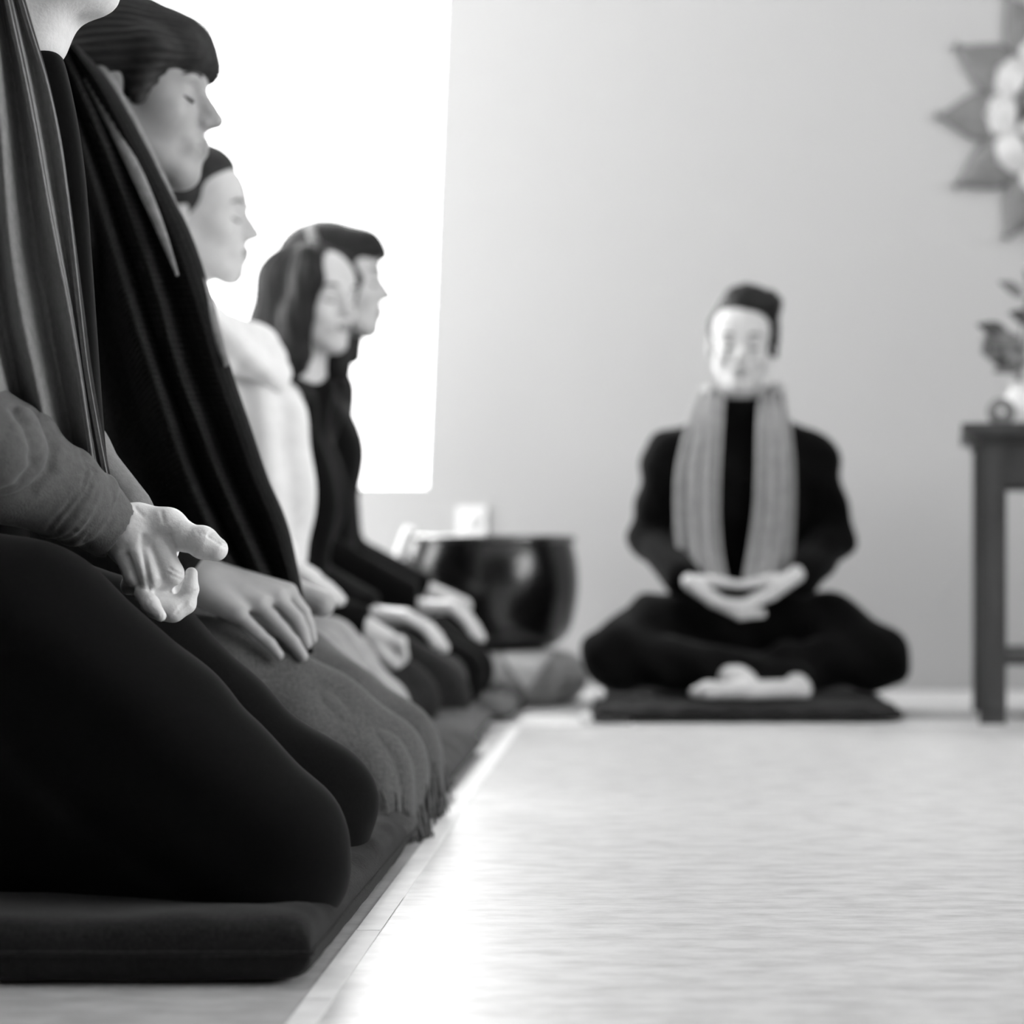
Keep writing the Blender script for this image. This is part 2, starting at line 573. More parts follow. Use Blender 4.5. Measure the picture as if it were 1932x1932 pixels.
fl = bmesh.new()
box(fl, XL, XR, YF, YB + 0.18, -0.1, 0.0)
tag(bm_obj('floor', fl, M['floor']), 'pale grained wooden floor with a glossy varnish', kind='structure')
tag(boxobj('ceiling', (XL, XR, YF, YB, ZC, ZC + 0.1), M['ceil']), kind='structure')
tag(boxobj('wall_front', (XL, XR, YF - 0.15, YF, 0, ZC), M['wall_dark']), kind='structure')
hole = [(-1.75, 0.526), (-0.537, 0.526), (-0.467, 2.3), (-1.75, 2.3)]
wall_with_hole('wall_back', (XL - 0.2, XR + 0.2, 0, ZC), hole, lambda u, w, z: (u, YB + w, z), M['wall'])
wall_with_hole('wall_left', (YF, YB, 0, ZC), [(3.1, 0.6), (5.1, 0.6), (5.1, 2.3), (3.1, 2.3)], lambda u, w, z: (XL - w, u, z), M['wall'])
wall_with_hole('wall_right', (YF, YB, 0, ZC), [(0.3, 0.6), (3.1, 0.6), (3.1, 2.3), (0.3, 2.3)], lambda u, w, z: (XR + w, u, z), M['wall'])
window('window_1', -1.75, -0.54, 0.526, 2.3, lambda u, w, z: (u, YB + w, z), 2, 'bright overexposed window in the far wall behind the sitters', (-0.537, -0.467))
window('window_2', 3.1, 5.1, 0.6, 2.3, lambda u, w, z: (XL - w, u, z), 3, 'tall window in the left wall')
window('window_3', 0.3, 3.1, 0.6, 2.3, lambda u, w, z: (XR + w, u, z), 4, 'wide window in the right wall')

# grey carpet along the far wall, its front edge is the line under the far group
rug = bmesh.new()
box(rug, -2.38, 3.1, 4.235, YB - 0.01, 0.0, 0.004)
tag(bm_obj('carpet', rug, M['carpet']), 'flat grey carpet lying along the far wall under the facing sitter', 'carpet')

# wall socket plate
so = empty('wall_socket', (-0.421, YB - 0.006, 0.445), 'white square socket plate on the far wall above the dark bowl', 'socket')
boxobj('socket_plate', (-0.459, -0.383, YB - 0.010, YB, 0.400, 0.478), M['white'], so, 0.003)
lv = lathe([(0, 0), (0.016, 0), (0.017, 0.003), (0.0, 0.003)], 24)
Vs = np.stack([lv[0][:, 0] - 0.421, YB - 0.0105 - lv[0][:, 2], lv[0][:, 1] + 0.44], -1)
new_obj('socket_inlet', mesh_np('socket_inlet', Vs, lv[1]), M['white'], so)

# floor tape: strips laid end to end along the row
tp = empty('floor_tape', (-0.2415, 1.5, 0), 'pale tape line stuck on the floor along the row of mats', 'tape')
for ya, yb, dz in ((0.9, 1.60, 0), (1.598, 1.90, 0.0004), (1.895, 2.098, 0.0008), (2.09, 2.9, 0.0), (2.895, 3.6, 0.0004), (3.59, 4.23, 0.0)):
    boxobj('tape_strip', (-0.2525 + random.uniform(-.0006, .0006), -0.2305, ya, yb, 0.0002 + dz, 0.0010 + dz), M['tape'], tp)


# ================================================================== mats
def zabuton(lx, ly, t, p=9.0, seed=1, sf=0.34):
    r_ = np.random.default_rng(seed)
    n = 60
    a = np.linspace(-1, 1, n)
    a = np.sign(a) * (1 - (1 - np.abs(a)) ** 1.8)
    U, V_ = np.meshgrid(a, a, indexing='ij')
    H = ((1 - np.abs(U) ** p) * (1 - np.abs(V_) ** p)).clip(0, 1) ** (0.4 if p > 20 else 0.5)
    ph = r_.uniform(0, 6.28, 8)
    edge = np.exp(-((1 - np.maximum(np.abs(U), np.abs(V_))) / 0.13) ** 2)
    amp = 0.35 if p > 20 else 1.0
    puck = 0.004 * amp * edge * (np.sin(U * 23 + ph[0]) + np.sin(V_ * 19 + ph[1]) + 0.6 * np.sin((U + V_) * 37 + ph[2]))
    lump = 0.003 * amp * (np.sin(U * 5 + ph[3]) * np.sin(V_ * 4 + ph[4]) + np.sin(U * 9 + ph[5]) * np.sin(V_ * 8 + ph[6]))
    pinch = 1 - 0.035 * (np.abs(U) ** 2) * (1 - V_ ** 2) - 0.0
    pinch2 = 1 - 0.035 * (np.abs(V_) ** 2) * (1 - U ** 2)
    X, Y = U * lx / 2 * pinch2, V_ * ly / 2 * pinch
    zt = t * sf + H * t * (1 - sf) + (puck + lump) * (H > 0)
    zb = np.maximum(t * sf - H * (t * sf) - puck * 0.3 * (H > 0), 0.0)
    V = np.concatenate([np.stack([X, Y, zt], -1).reshape(-1, 3), np.stack([X, Y, zb], -1).reshape(-1, 3)])
    i, j = np.meshgrid(np.arange(n - 1), np.arange(n - 1), indexing='ij')
    q = np.stack([i * n + j, (i + 1) * n + j, (i + 1) * n + j + 1, i * n + j + 1], -1).reshape(-1, 4)
    ring = np.concatenate([np.arange(n) * n, (n - 1) * n + np.arange(1, n), np.arange(n - 2, -1, -1) * n + n - 1, np.arange(n - 2, 0, -1)])
    loop = V[ring]
    return V, np.concatenate([q, q[:, ::-1] + n * n]), loop


mats = [
    (-0.70, 2.00, 0.89, 0.705, 'black', 'black floor mat under the nearest sitter, closest to the camera', 1),
    (-0.70, 2.69, 0.88, 0.64, 'matcloth', 'grey floor mat with creased end under the knitted-cardigan sitter', 2),
    (-0.70, 3.36, 0.86, 0.66, 'matcloth', 'grey floor mat under the sitter in the pale top', 3),
    (-0.72, 3.98, 0.86, 0.56, 'matcloth2', 'floor mat under the long-haired sitter facing partly to the camera', 4),
    (-0.70, 4.52, 0.90, 0.46, 'matcloth2', 'floor mat under the farthest sitter of the row', 5),
    (0.228, 4.58, 0.64, 0.62, 'charcoal', 'dark floor mat under the sitter facing the camera', 6),
]
for x, y, lx, ly, mm, lab, sd in mats:
    V, Q, loop = zabuton(lx, ly, 0.042 if sd == 6 else 0.052, 40 if sd == 1 else 12, sd, 0.5 if sd == 1 else 0.34)
    z0 = 0.0045 if sd >= 5 else 0.0005
    r = empty('floor_mat', (x, y, z0), lab, 'mat', 'flat meditation mats')
    new_obj('mat_pad', mesh_np('mat_pad', V + [x, y, z0], Q), M[mm if mm != 'black' else 'charcoal'], r)
    tv, tq = tube(np.concatenate([loop, loop[:1]])[::4] + [x, y, z0], 0.0022, 6, 160)
    new_obj('seam_piping', mesh_np('seam_piping', tv, tq), M['charcoal'], r)

# ================================================================== singing bowl on its cushion
YBW = 4.92
bc = W(925, 1060, YBW)
bx, bz0 = bc[0], 0.1325
sB = YBW / FPX
cu = empty('bowl_cushion', (bx, YBW, 0.004), 'round grey cushion under the large dark bowl', 'cushion')
prof = [(0.0, 0.004), (0.16, 0.004), (0.20, 0.012), (0.225, 0.045), (0.228, 0.07), (0.215, 0.10), (0.18, 0.122), (0.12, 0.128), (0, 0.126)]
pr = catmull(prof, np.linspace(0, 1, 40))
V, Q = lathe(pr, 96, (bx, YBW, 0.0015))
ang = np.arctan2(V[:, 1] - YBW, V[:, 0] - bx)
rr = np.hypot(V[:, 0] - bx, V[:, 1] - YBW)
V[:, :2] = np.array([bx, YBW]) + (V[:, :2] - [bx, YBW]) * (1 + 0.018 * np.sin(ang * 14) * (rr > 0.12))[:, None]
new_obj('cushion_pad', mesh_np('cushion_pad', V, Q), M['cushion'], cu)
a = np.linspace(0, 2 * np.pi, 60)
tv, tq = tube(np.stack([bx + 0.229 * np.cos(a), YBW + 0.229 * np.sin(a), np.full(60, 0.066)], -1), 0.004, 8, 120)
new_obj('cushion_piping', mesh_np('cushion_piping', tv, tq), M['cushion'], cu)
# white cloth between bowl and cushion, one corner hanging to the front
f0 = W(995, 1250, YBW - 0.2)
rails = []
for k in range(9):
    u = k / 8 * 2 - 1
    drop = (1 - abs(u)) * 0.072
    xx = f0[0] + u * 0.052
    yr = YBW - math.sqrt(max(0.19 ** 2 - (xx - bx) ** 2, 1e-4))
    pts = [(xx, yr + 0.05, 0.131), (xx, yr + 0.01, 0.127)]
    for q in (0.25, 0.5, 0.75, 1.0):
        z = 0.118 - drop * q
        bulge = 0.2285 + 0.012 - 0.9 * max(0, z - 0.075) ** 1.35
        pts.append((xx, YBW - math.sqrt(bulge ** 2 - (xx - bx) ** 2) - 0.002, z))
    rails.append(pts)
V, Q = sheet(rails, 40, 30, 0.002)
tag(new_obj('altar_cloth', mesh_np('altar_cloth', V, Q), M['white']), 'small white cloth corner hanging over the cushion below the bowl', 'cloth')
bw = empty('singing_bowl', (bx, YBW, bz0), 'large dark shiny metal bowl standing on a grey cushion by the far wall', 'bowl')
outer = [(0.0, 0.0), (0.115, 0.0), (0.160, 0.014), (0.187, 0.045), (0.201, 0.10), (0.2075, 0.16), (0.204, 0.22), (0.193, 0.268)]
zs = (CAMH + 48 * sB - bz0) / 0.282
outer = [(r_, z * zs) for r_, z in outer]
oc = catmull(outer, np.linspace(0, 1, 50))
ic = oc[::-1].copy()
ic[:, 0] = np.maximum(ic[:, 0] - 0.008, 0)
ic[:, 1] = np.maximum(ic[:, 1], 0.012)
V, Q = lathe(np.concatenate([oc, ic]), 96, (bx, YBW, bz0))
new_obj('bowl_body', mesh_np('bowl_body', V, Q), M['bowl'], bw)
zr = 0.268 * zs
rim = [(0.193, zr - 0.004), (0.200, zr), (0.2015, zr + 0.009), (0.197, zr + 0.014), (0.187, zr + 0.013), (0.184, zr + 0.006), (0.185, zr - 0.004)]
V, Q = lathe(rim, 96, (bx, YBW, bz0))
new_obj('bowl_rim', mesh_np('bowl_rim', V, Q), M['bowl_rim'], bw)
# striker leaning on the rim
p0, p1 = W(774, 1000, YBW - 0.135), W(755, 1050, YBW - 0.13)
st = empty('bowl_striker', tuple(p1), 'white wrapped striker leaning at the left side of the dark bowl', 'striker')
d_ = (p1 - p0)
V, Q = tube([p0 - d_ * 0.1, p0 + d_ * .1, p1, p1 + d_ * 0.1], [0.010, 0.015, 0.015, 0.010], 14, 24)
new_obj('wrapped_head', mesh_np('wrapped_head', V, Q), M['white'], st)
V, Q = tube([p1, p1 + d_ * 1.2 + [0, -0.01, 0], [p1[0] - 0.05, p1[1] - 0.07, 0.012]], 0.008, 10, 24)
new_obj('handle', mesh_np('handle', V, Q), M['wood'], st)
# two small strikers lying in front of the bowl
for (pa, pb_, ya, nm) in (((1105, 1361), (1190, 1357), 4.262, 'small pale-tipped striker lying nearest the floor edge'), ((1131, 1337), (1235, 1342), 4.36, 'small pale-tipped striker resting on the dark mat corner')):
    p = W(pa[0], pa[1], ya)
    zz = 0.0165 if ya < 4.3 else 0.060
    p[2] = zz
    q = W(pb_[0], pb_[1], ya + 0.01)
    q[2] = zz - 0.008
    o = empty('hand_striker', (p[0], p[1], zz - 0.011), nm, 'striker')
    bmm = bmesh.new()
    bmesh.ops.create_uvsphere(bmm, u_segments=20, v_segments=12, radius=0.0135 if ya < 4.3 else 0.012)
    bmesh.ops.translate(bmm, verts=bmm.verts, vec=p)
    bm_obj('round_head', bmm, M['ceramic'], o, True)
    V, Q = tube([p, (p + q) / 2, q], [0.004, 0.005, 0.006], 8, 12)
    new_obj('handle', mesh_np('handle', V, Q), M['wood'], o)

# ================================================================== altar table
TB = empty('altar_table', (0.70, 4.26, 0.004), 'dark wooden altar table at the right edge of the picture', 'table')
TB.rotation_euler = (0, 0, math.radians(-8.5))
bpy.context.view_layer.update()


def tpart(nm, b6, m=None, bev=0.004):
    o = bm_obj(nm, box(bmesh.new(), *b6), m or M['wood'], None, False, bev)
    o.parent = TB
    return o


lw, ld = 0.055, 0.42
for x in (0.0, 0.95):
    for y in (0.0, ld - lw):
        dx = -0.008 if (y > 0 and x == 0) else 0
        o = tpart('leg', (x + dx, x + lw + dx, y, y + lw, 0, 0.585))
        if y == 0:
            pn = bm_obj('leg_moulding', box(bmesh.new(), x + 0.012, x + lw - 0.012, -0.004, 0.0, 0.03, 0.57), M['wood'], None, False, 0.002)
            pn.parent = o
tpart('table_top', (-0.035, 1.04, -0.03, ld + 0.03, 0.590, 0.612), None, 0.008)
tpart('top_moulding', (-0.015, 1.02, -0.012, ld + 0.012, 0.578, 0.590), None, 0.004)
tpart('apron', (lw, 0.95, 0.008, 0.028, 0.488, 0.580))
tpart('apron', (lw, 0.95, ld - 0.028, ld - 0.008, 0.488, 0.580))
tpart('side_apron', (0.008, 0.028, lw, ld - lw, 0.488, 0.580))
tpart('side_apron', (0.977, 0.997, lw, ld - lw, 0.488, 0.580))
tpart('stretcher', (lw, 0.95, 0.015, 0.04, 0.120, 0.145))
tpart('stretcher', (lw, 0.95, ld - 0.04, ld - 0.015, 0.120, 0.145))
tpart('lower_shelf', (0.02, 0.98, 0.04, ld - 0.04, 0.125, 0.138), M['wood'])

# flower arrangement on the table: vase, stems, leaves, blossom
ZT = 0.004 + 0.612
vx, vy = W(1922, 0, 4.40)[0], 4.40
va = empty('flower_vase', (vx, vy, ZT), 'small vase with leaves and blossoms standing on the altar table', 'vase')
vp = catmull([(0, 0), (0.026, 0.0), (0.034, 0.02), (0.036, 0.045), (0.026, 0.07), (0.016, 0.085), (0.019, 0.095), (0.014, 0.092), (0.0, 0.08)], np.linspace(0, 1, 40))
V, Q = lathe(vp, 40, (vx, vy, ZT))
new_obj('vase_body', mesh_np('vase_body', V, Q), M['ceramic'], va)


def leaf_mesh(c, d, up, L, wd, cup=0.15):
    c, d, up = np.array(c, float), np.array(d, float), np.array(up, float)
    d /= np.linalg.norm(d)
    s_ = np.cross(d, up)
    s_ /= np.linalg.norm(s_)
    n_ = np.cross(s_, d)
    rl = []
    for u in (-1, -0.5, 0, 0.5, 1):
        pts = []
        for t in np.linspace(0, 1, 7):
            w_ = wd * math.sin(math.pi * min(t ** 0.8, 1) * 0.98 + 0.02)
            pts.append(c + d * L * t + s_ * u * w_ + n_ * (cup * wd * u * u + 0.15 * L * math.sin(t * 2.6)))
        rl.append(pts)
    return sheet(rl, 9, 13, 0.0015)


def sprig(px, py, Y):
    p = W(px, py, Y)
    return p


for (px, py, ang_, L, wd, mm) in ((1905, 640, 200, 0.075, 0.02, 'leaf_dark'), (1930, 560, 150, 0.06, 0.015, 'leaf'), (1945, 610, 180, 0.055, 0.018, 'leaf_dark'), (1915, 690, 190, 0.075, 0.022, 'leaf'),
                                  (1925, 640, 215, 0.085, 0.02, 'leaf'), (1940, 680, 230, 0.075, 0.02, 'leaf'), (1950, 560, 110, 0.06, 0.012, 'leaf'), (1935, 590, 60, 0.07, 0.015, 'leaf'), (1960, 640, 20, 0.08, 0.02, 'leaf')):
    c = sprig(px, py, 4.38 + random.uniform(-.03, .03))
    d = (math.cos(math.radians(ang_)), random.uniform(-.3, .3), -0.35 * math.sin(math.radians(ang_)) if ang_ > 150 else math.sin(math.radians(ang_)))
    d = (d[0], d[1], 0.35 if 150 < ang_ <= 200 else d[2] * (1 if ang_ <= 150 else -1) * 0.9)
    V, Q = leaf_mesh(c, d, (0.2, -0.9, 0.4), L, wd)
    new_obj('leaf', mesh_np('leaf', V, Q), M[mm], va)
for px, py in ((1905, 640), (1930, 590), (1950, 570)):
    p = W(px, py, 4.38)
    V, Q = tube([(vx, vy, ZT + 0.07), ((vx + p[0]) / 2, vy - 0.005, (ZT + 0.09 + p[2]) / 2), p], 0.0022, 6, 16)
    new_obj('stem', mesh_np('stem', V, Q), M['leaf'], va)
for px, py, rad, mm in ((1872, 652, 0.033, 'flower'), (1912, 665, 0.03, 'flower')):
    c = W(px, py, 4.36)
    for k in range(9):
        t = k * 2 * math.pi / 9
        V, Q = leaf_mesh(c, (math.cos(t), -0.45, math.sin(t)), (0, -1, 0), rad, rad * 0.33, 0.5)
        new_obj('blossom_petal', mesh_np('blossom_petal', V, Q), M[mm], va)
# small round dish standing on edge in front of the vase (ring with a pale centre)
c = W(1890, 735, 4.34)
cd = empty('round_dish', (c[0], c[1], ZT), 'small grey round dish with pale centre propped upright on the altar table', 'dish')
rd = 0.029
c[2] = ZT + rd + 0.001
pf = catmull([(0.0, 0.004), (0.007, 0.004), (0.010, 0.0), (0.02, -0.004), (rd, 0.004), (rd, 0.008), (0.02, 0.003), (0.0, 0.008)], np.linspace(0, 1, 40))
V, Q = lathe(pf, 40)
V = np.stack([V[:, 0] + c[0], c[1] - V[:, 2] * -1, V[:, 1] + c[2]], -1)
new_obj('dish_plate', mesh_np('dish_plate', V, Q), M['petal'], cd)
bmm = bmesh.new()
bmesh.ops.create_uvsphere(bmm, u_segments=16, v_segments=10, radius=0.008)
bmesh.ops.translate(bmm, verts=bmm.verts, vec=(c[0], c[1] - 0.0, c[2]))
bm_obj('dish_centre', bmm, M['white'], cd, True)

# ================================================================== carved flower ornament on the far wall
oc_ = W(2030, 222, YB)
OR = empty('wall_ornament', tuple(oc_), 'carved flower ornament with grey pointed petals hung high on the far wall', 'ornament')
sO = YB / FPX


def petal(cx, cz, ang_, r0, r1, wd, y, depth, m, tip=1.0):
    rl = []
    ca, sa = math.cos(ang_), math.sin(ang_)
    for u in np.linspace(-1, 1, 7):
        pts = []
        for t in np.linspace(0, 1, 8):
            if tip > 0.5:
                w_ = wd * (1 - t ** 1.7) * (0.75 + 0.5 * math.sin(math.pi * min(1, t * 1.2)) * 0.6)
            else:
                w_ = wd * math.sqrt(max(1 - t ** 4, 0)) * (0.8 + 0.2 * t)
            r_ = r0 + (r1 - r0) * (t if tip > 0.5 else t * (1 - 0.10 * u * u))
            q = (r_ * ca - u * w_ * sa, r_ * sa + u * w_ * ca)
            pts.append((cx + q[0], y - depth * (1 - u * u) * (1 - 0.6 * t) - 0.004, cz + q[1]))
        rl.append(pts)
    V, Q = sheet(rl, 13, 14, 0.012)
    return new_obj('petal', mesh_np('petal', V, Q), m, OR)


for k in range(12):
    petal(oc_[0], oc_[2], math.pi + k * math.pi / 6, 150 * sO, 268 * sO, 52 * sO, YB - 0.012, 0.022, M['petal'])
V, Q = lathe([(0, 0.0), (170 * sO, 0.0), (170 * sO, 0.022), (0, 0.026)], 48)
V = np.stack([V[:, 0] + oc_[0], YB - 0.002 - V[:, 2], V[:, 1] + oc_[2]], -1)
new_obj('ornament_disc', mesh_np('ornament_disc', V, Q), M['petal'], OR)
for k in range(12):
    petal(oc_[0], oc_[2], math.pi + (k + 0.5) * math.pi / 6 - 0.26, 118 * sO, 178 * sO, 44 * sO, YB - 0.026, 0.022, M['petal_pale'], 0)
for k in range(12):
    petal(oc_[0], oc_[2], math.pi + (k + 0.5) * math.pi / 6, 60 * sO, 128 * sO, 28 * sO, YB - 0.034, 0.016, M['petal'] if k % 2 else M['petal_pale'])
bmm = bmesh.new()
bmesh.ops.create_uvsphere(bmm, u_segments=32, v_segments=16, radius=64 * sO)
bmesh.ops.scale(bmm, verts=bmm.verts, vec=(1, 0.45, 1))
bmesh.ops.translate(bmm, verts=bmm.verts, vec=(oc_[0], YB - 0.034, oc_[2]))
bm_obj('ornament_centre', bmm, M['petal'], OR, True)

# ================================================================== people: shared builders
def unit(v):
    v = np.asarray(v, float)
    return v / np.linalg.norm(v)


class Head:
    def __init__(s, c, fwd, up=(0, 0, 1), k=1.0):
        s.c, s.k = np.asarray(c, float), k
        s.f = unit(fwd)
        up = np.asarray(up, float)
        s.u = unit(up - (up @ s.f) * s.f)
        s.l = np.cross(s.u, s.f)
        s.B = np.stack([s.f, s.l, s.u])

    def p(s, x, y, z):
        return s.c + s.k * (x * s.f + y * s.l + z * s.u)

    def e(s, F, c, r, k=0.01, sub=False):
        F.ell(s.p(*c), np.array(r) * s.k, k * s.k, s.B, sub)

    def cn(s, F, a, b_, ra, rb, k=0.01, sub=False):
        F.cone(s.p(*a), s.p(*b_), ra * s.k, rb * s.k, k * s.k, sub)

    def face(s, F, neck_base, rn=0.05, ears=True):
        s.e(F, (-0.014, 0, 0.036), (0.096, 0.075, 0.084), 0.02)
        s.e(F, (0.028, 0, -0.03), (0.062, 0.057, 0.078), 0.025)
        s.e(F, (0.05, 0, 0.035), (0.042, 0.06, 0.05), 0.03)
        for y in (-1, 1):
            s.cn(F, (0.0, y * 0.052, -0.05), (0.064, y * 0.014, -0.097), 0.017, 0.016, 0.03)
            s.e(F, (0.056, y * 0.04, -0.03), (0.026, 0.02, 0.022), 0.025)
        s.e(F, (0.073, 0, -0.1), (0.018, 0.02, 0.017), 0.02)
        s.cn(F, (0.080, -0.032, 0.017), (0.080, 0.032, 0.017), 0.012, 0.012, 0.016)
        s.e(F, (0.079, 0, -0.064), (0.021, 0.027, 0.024), 0.016)
        for y in (-1, 1):
            s.e(F, (0.094, y * 0.031, -0.003), (0.018, 0.018, 0.012), 0.012, True)
        for y in (-1, 1):
            s.e(F, (0.072, y * 0.031, -0.004), (0.0165, 0.017, 0.0145), 0.005)
        s.cn(F, (0.087, 0, 0.012), (0.112, 0, -0.029), 0.007, 0.0095, 0.010)
        s.e(F, (0.110, 0, -0.031), (0.011, 0.0105, 0.009), 0.006)
        s.e(F, (0.092, 0, -0.024), (0.018, 0.0115, 0.022), 0.008)
        for y in (-1, 1):
            s.e(F, (0.098, y * 0.011, -0.035), (0.010, 0.007, 0.007), 0.006)
        s.cn(F, (0.0975, -0.008, -0.0595), (0.0975, 0.008, -0.0595), 0.0055, 0.0055, 0.005)
        for y in (-1, 1):
            s.cn(F, (0.0975, y * 0.008, -0.0595), (0.088, y * 0.022, -0.064), 0.0055, 0.003, 0.005)
        s.cn(F, (0.095, -0.009, -0.0715), (0.095, 0.009, -0.0715), 0.0068, 0.0068, 0.005)
        s.cn(F, (0.104, -0.02, -0.0655), (0.104, 0.02, -0.0655), 0.0022, 0.0022, 0.003, True)
        if ears:
            for y in (-1, 1):
                s.e(F, (-0.008, y * 0.077, -0.004), (0.018, 0.009, 0.031), 0.006)
                s.e(F, (-0.004, y * 0.087, 0.0), (0.009, 0.006, 0.017), 0.005, True)
        F.cone(s.p(-0.022, 0, -0.045), neck_base, rn * s.k, rn * 1.12, 0.025)
        return s

    def paint(s, V, Q, lips=True):
        """material slots by place on the head: 0 skin, 1 lips, 2 brow and lashes"""
        c = V[Q].mean(1) - s.c
        x, y, z = [(c @ a) / s.k for a in (s.f, s.l, s.u)]
        mi = np.zeros(len(Q), np.int32)
        ay = np.abs(y)
        near = (np.abs(x) < 0.14) & (ay < 0.09) & (np.abs(z) < 0.13)
        mi[near & (x > 0.084) & ((y / 0.021) ** 2 + ((z + 0.0655) / 0.0095) ** 2 < 1)] = 1
        return mi

    def brows(s):
        """eyebrows and closed lash lines as thin raised hairs, part of the face surface"""
        out = []
        for y in (-1, 1):
            out.append((*tube([s.p(0.0925, y * 0.015, 0.0195), s.p(0.0940, y * 0.026, 0.0235), s.p(0.0885, y * 0.041, 0.0235), s.p(0.0785, y * 0.051, 0.018)], np.array([0.0024, 0.0038, 0.0030, 0.0012]) * s.k, 8, 24), 2))
            out.append((*tube([s.p(0.0815, y * 0.0165, -0.0085), s.p(0.0870, y * 0.025, -0.0115), s.p(0.0870, y * 0.036, -0.0118), s.p(0.0790, y * 0.046, -0.0080)], np.array([0.0010, 0.0022, 0.0023, 0.0013]) * s.k, 8, 24), 2))
        return out


def hand4(F, wrist, knuck, mid, tip, spread, rad=0.0085, taper=0.8, thumb=None, palm=0.013, kf=0.003, fan=1.0, lens=(0.0, -0.03, 0.02, 0.13)):
    """hand from wrist over knuckles to finger tips; spread = vector from little finger to index finger"""
    wrist, knuck, mid, tip, spread = [np.asarray(v, float) for v in (wrist, knuck, mid, tip, spread)]
    n = 4
    for i in range(n):
        o = spread * (i - 1.5) / 3
        kb = knuck + o
        F.cone(wrist + o * 0.45, kb, palm * 1.05, palm * 0.92, 0.012)
    for i in range(n):
        o = spread * (i - 1.5) / 3
        sh = lens[3 - i] if i < 4 else 0
        kb = knuck + o
        m_ = mid + o * (1 + 0.15 * fan) + (knuck - mid) * sh
        t_ = tip + o * (1 + 0.3 * fan) + (mid - tip) * sh * 1.6 + (knuck - mid) * sh
        d_ = m_ + (t_ - m_) * 0.5 + (m_ - (kb + t_) / 2) * 0.18
        F.cone(kb, m_, rad * 1.12, rad, kf)
        F.cone(m_, d_, rad, rad * 0.92, kf)
        F.cone(d_, t_, rad * 0.92, rad * taper, kf)
    if thumb is not None:
        F.chain([np.asarray(t) for t in thumb], [rad * 1.6, rad * 1.35, rad * 1.1, rad * 0.9][:len(thumb)], 0.006)


def torso(F, P, g, arms=True, k=0.05):
    """trunk: pelvis, belly, chest, shoulder girdle; g = cloth allowance; P holds world joints"""
    lat = P['lat']
    F.ell(P['pelvis'], (0.125 + g, 0.165 + g, 0.12 + g) if P['face'] == 'x' else (0.165 + g, 0.125 + g, 0.12 + g), k)
    F.cone(P['pelvis'], P['chest'], 0.105 + g, 0.10 + g, k)
    for s_ in (-1, 1):
        F.cone(P['pelvis'] + lat * 0.055 * s_, P['chest'] + lat * 0.065 * s_, 0.095 + g, 0.092 + g, k)
        F.cone(P['chest'] + lat * 0.05 * s_, P['sh'][s_], 0.095 + g, 0.055 + g, k)
        F.cone(P['neck'], P['sh'][s_], 0.045 + g, 0.05 + g, 0.05)
    F.cone(P['chest'], P['neck'], 0.08 + g, 0.05 + g, 0.05)


def arm(F, P, s_, g, r=(0.047, 0.040, 0.034, 0.027), upto=1.0, k=0.02):
    a = P['sh'][s_], P['el'][s_], P['wr'][s_]
    F.cone(a[0], a[1], r[0] + g, r[1] + g, k)
    F.cone(a[1], a[1] + (a[2] - a[1]) * upto, r[2] + g, r[3] + g, k)


def finish(name, parts, mats_, parent=None, base=None):
    V, Q, mi = join_np(parts)
    if base is not None:
        V = V - base
    o = new_obj(name, mesh_np(name, V, Q, mi), mats_, parent)
    if base is not None:
        o.location = base
    return o


def solid(name, F, m, parent, sm=1, wob=None):
    V, Q = F.skin(sm)
    if wob is not None:
        V = V + normals(V, Q) * wob(V)[:, None]
    return new_obj(name, mesh_np(name, V, Q), m, parent)


def person_at(Y, X, label, parts, skin_m, group=None):
    base = np.array([X, Y, 0.02])
    V, Q, mi = join_np(parts)
    o = new_obj('person', mesh_np('person', V - base, Q, mi), [skin_m, M['lip'], M['brow'], M['nail']])
    o.location = base
    bpy.context.view_layer.update()
    return tag(o, label, 'person', 'people sitting in meditation')


def kneel_joints(Y, hd, hipx, hipz, kneex, kneez=0.10, half=0.12, shz=None, chest_dx=0.0):
    P = {'face': 'x', 'lat': np.array([0, 1.0, 0])}
    nb = hd.p(-0.045, 0, -0.175)
    P['neck'] = nb
    P['pelvis'] = np.array([hipx, Y, hipz])
    P['chest'] = np.array([hipx * 0.35 + nb[0] * 0.65 + chest_dx, Y, hipz * 0.3 + nb[2] * 0.7 - 0.03])
    sz = shz or nb[2] - 0.045
    P['sh'] = {-1: np.array([nb[0] - 0.005, Y - 0.165, sz]), 1: np.array([nb[0] - 0.005, Y + 0.165, sz])}
    P['hip'] = {s_: np.array([hipx + 0.02, Y + s_ * 0.085, hipz]) for s_ in (-1, 1)}
    P['knee'] = {s_: np.array([kneex, Y + s_ * half, kneez]) for s_ in (-1, 1)}
    P['ank'] = {s_: np.array([hipx - 0.06, Y + s_ * 0.085, 0.088]) for s_ in (-1, 1)}
    return P


def kneel_legs(F, P, g, r=(0.092, 0.080, 0.066), mid=None, k=0.03):
    for s_ in (-1, 1):
        h, n_, a = P['hip'][s_], P['knee'][s_], P['ank'][s_]
        m_ = (h * 0.45 + n_ * 0.55) + np.array([0, 0, 0.012]) if mid is None else mid[s_]
        F.chain([h, m_, n_], [r[0] + g, r[1] + g, r[2] + g], k)
        F.chain([n_ + [-0.01, 0, -0.002], (n_ + a) / 2 + [0, 0, 0.01], a], [r[2] + g - 0.004, 0.058 + g, 0.038 + g], 0.03)
        F.chain([a, a + [-0.10, 0, -0.022]], [0.036 + g, 0.026 + g], 0.02)
    F.ell(P['pelvis'] + [-0.03, 0, -0.06], (0.12 + g, 0.16 + g, 0.11 + g), 0.04)


def shell(F, th):
    F.a = np.maximum(F.a, -(F.a + th))
    return F


LO = lambda *a: np.array(a, float)

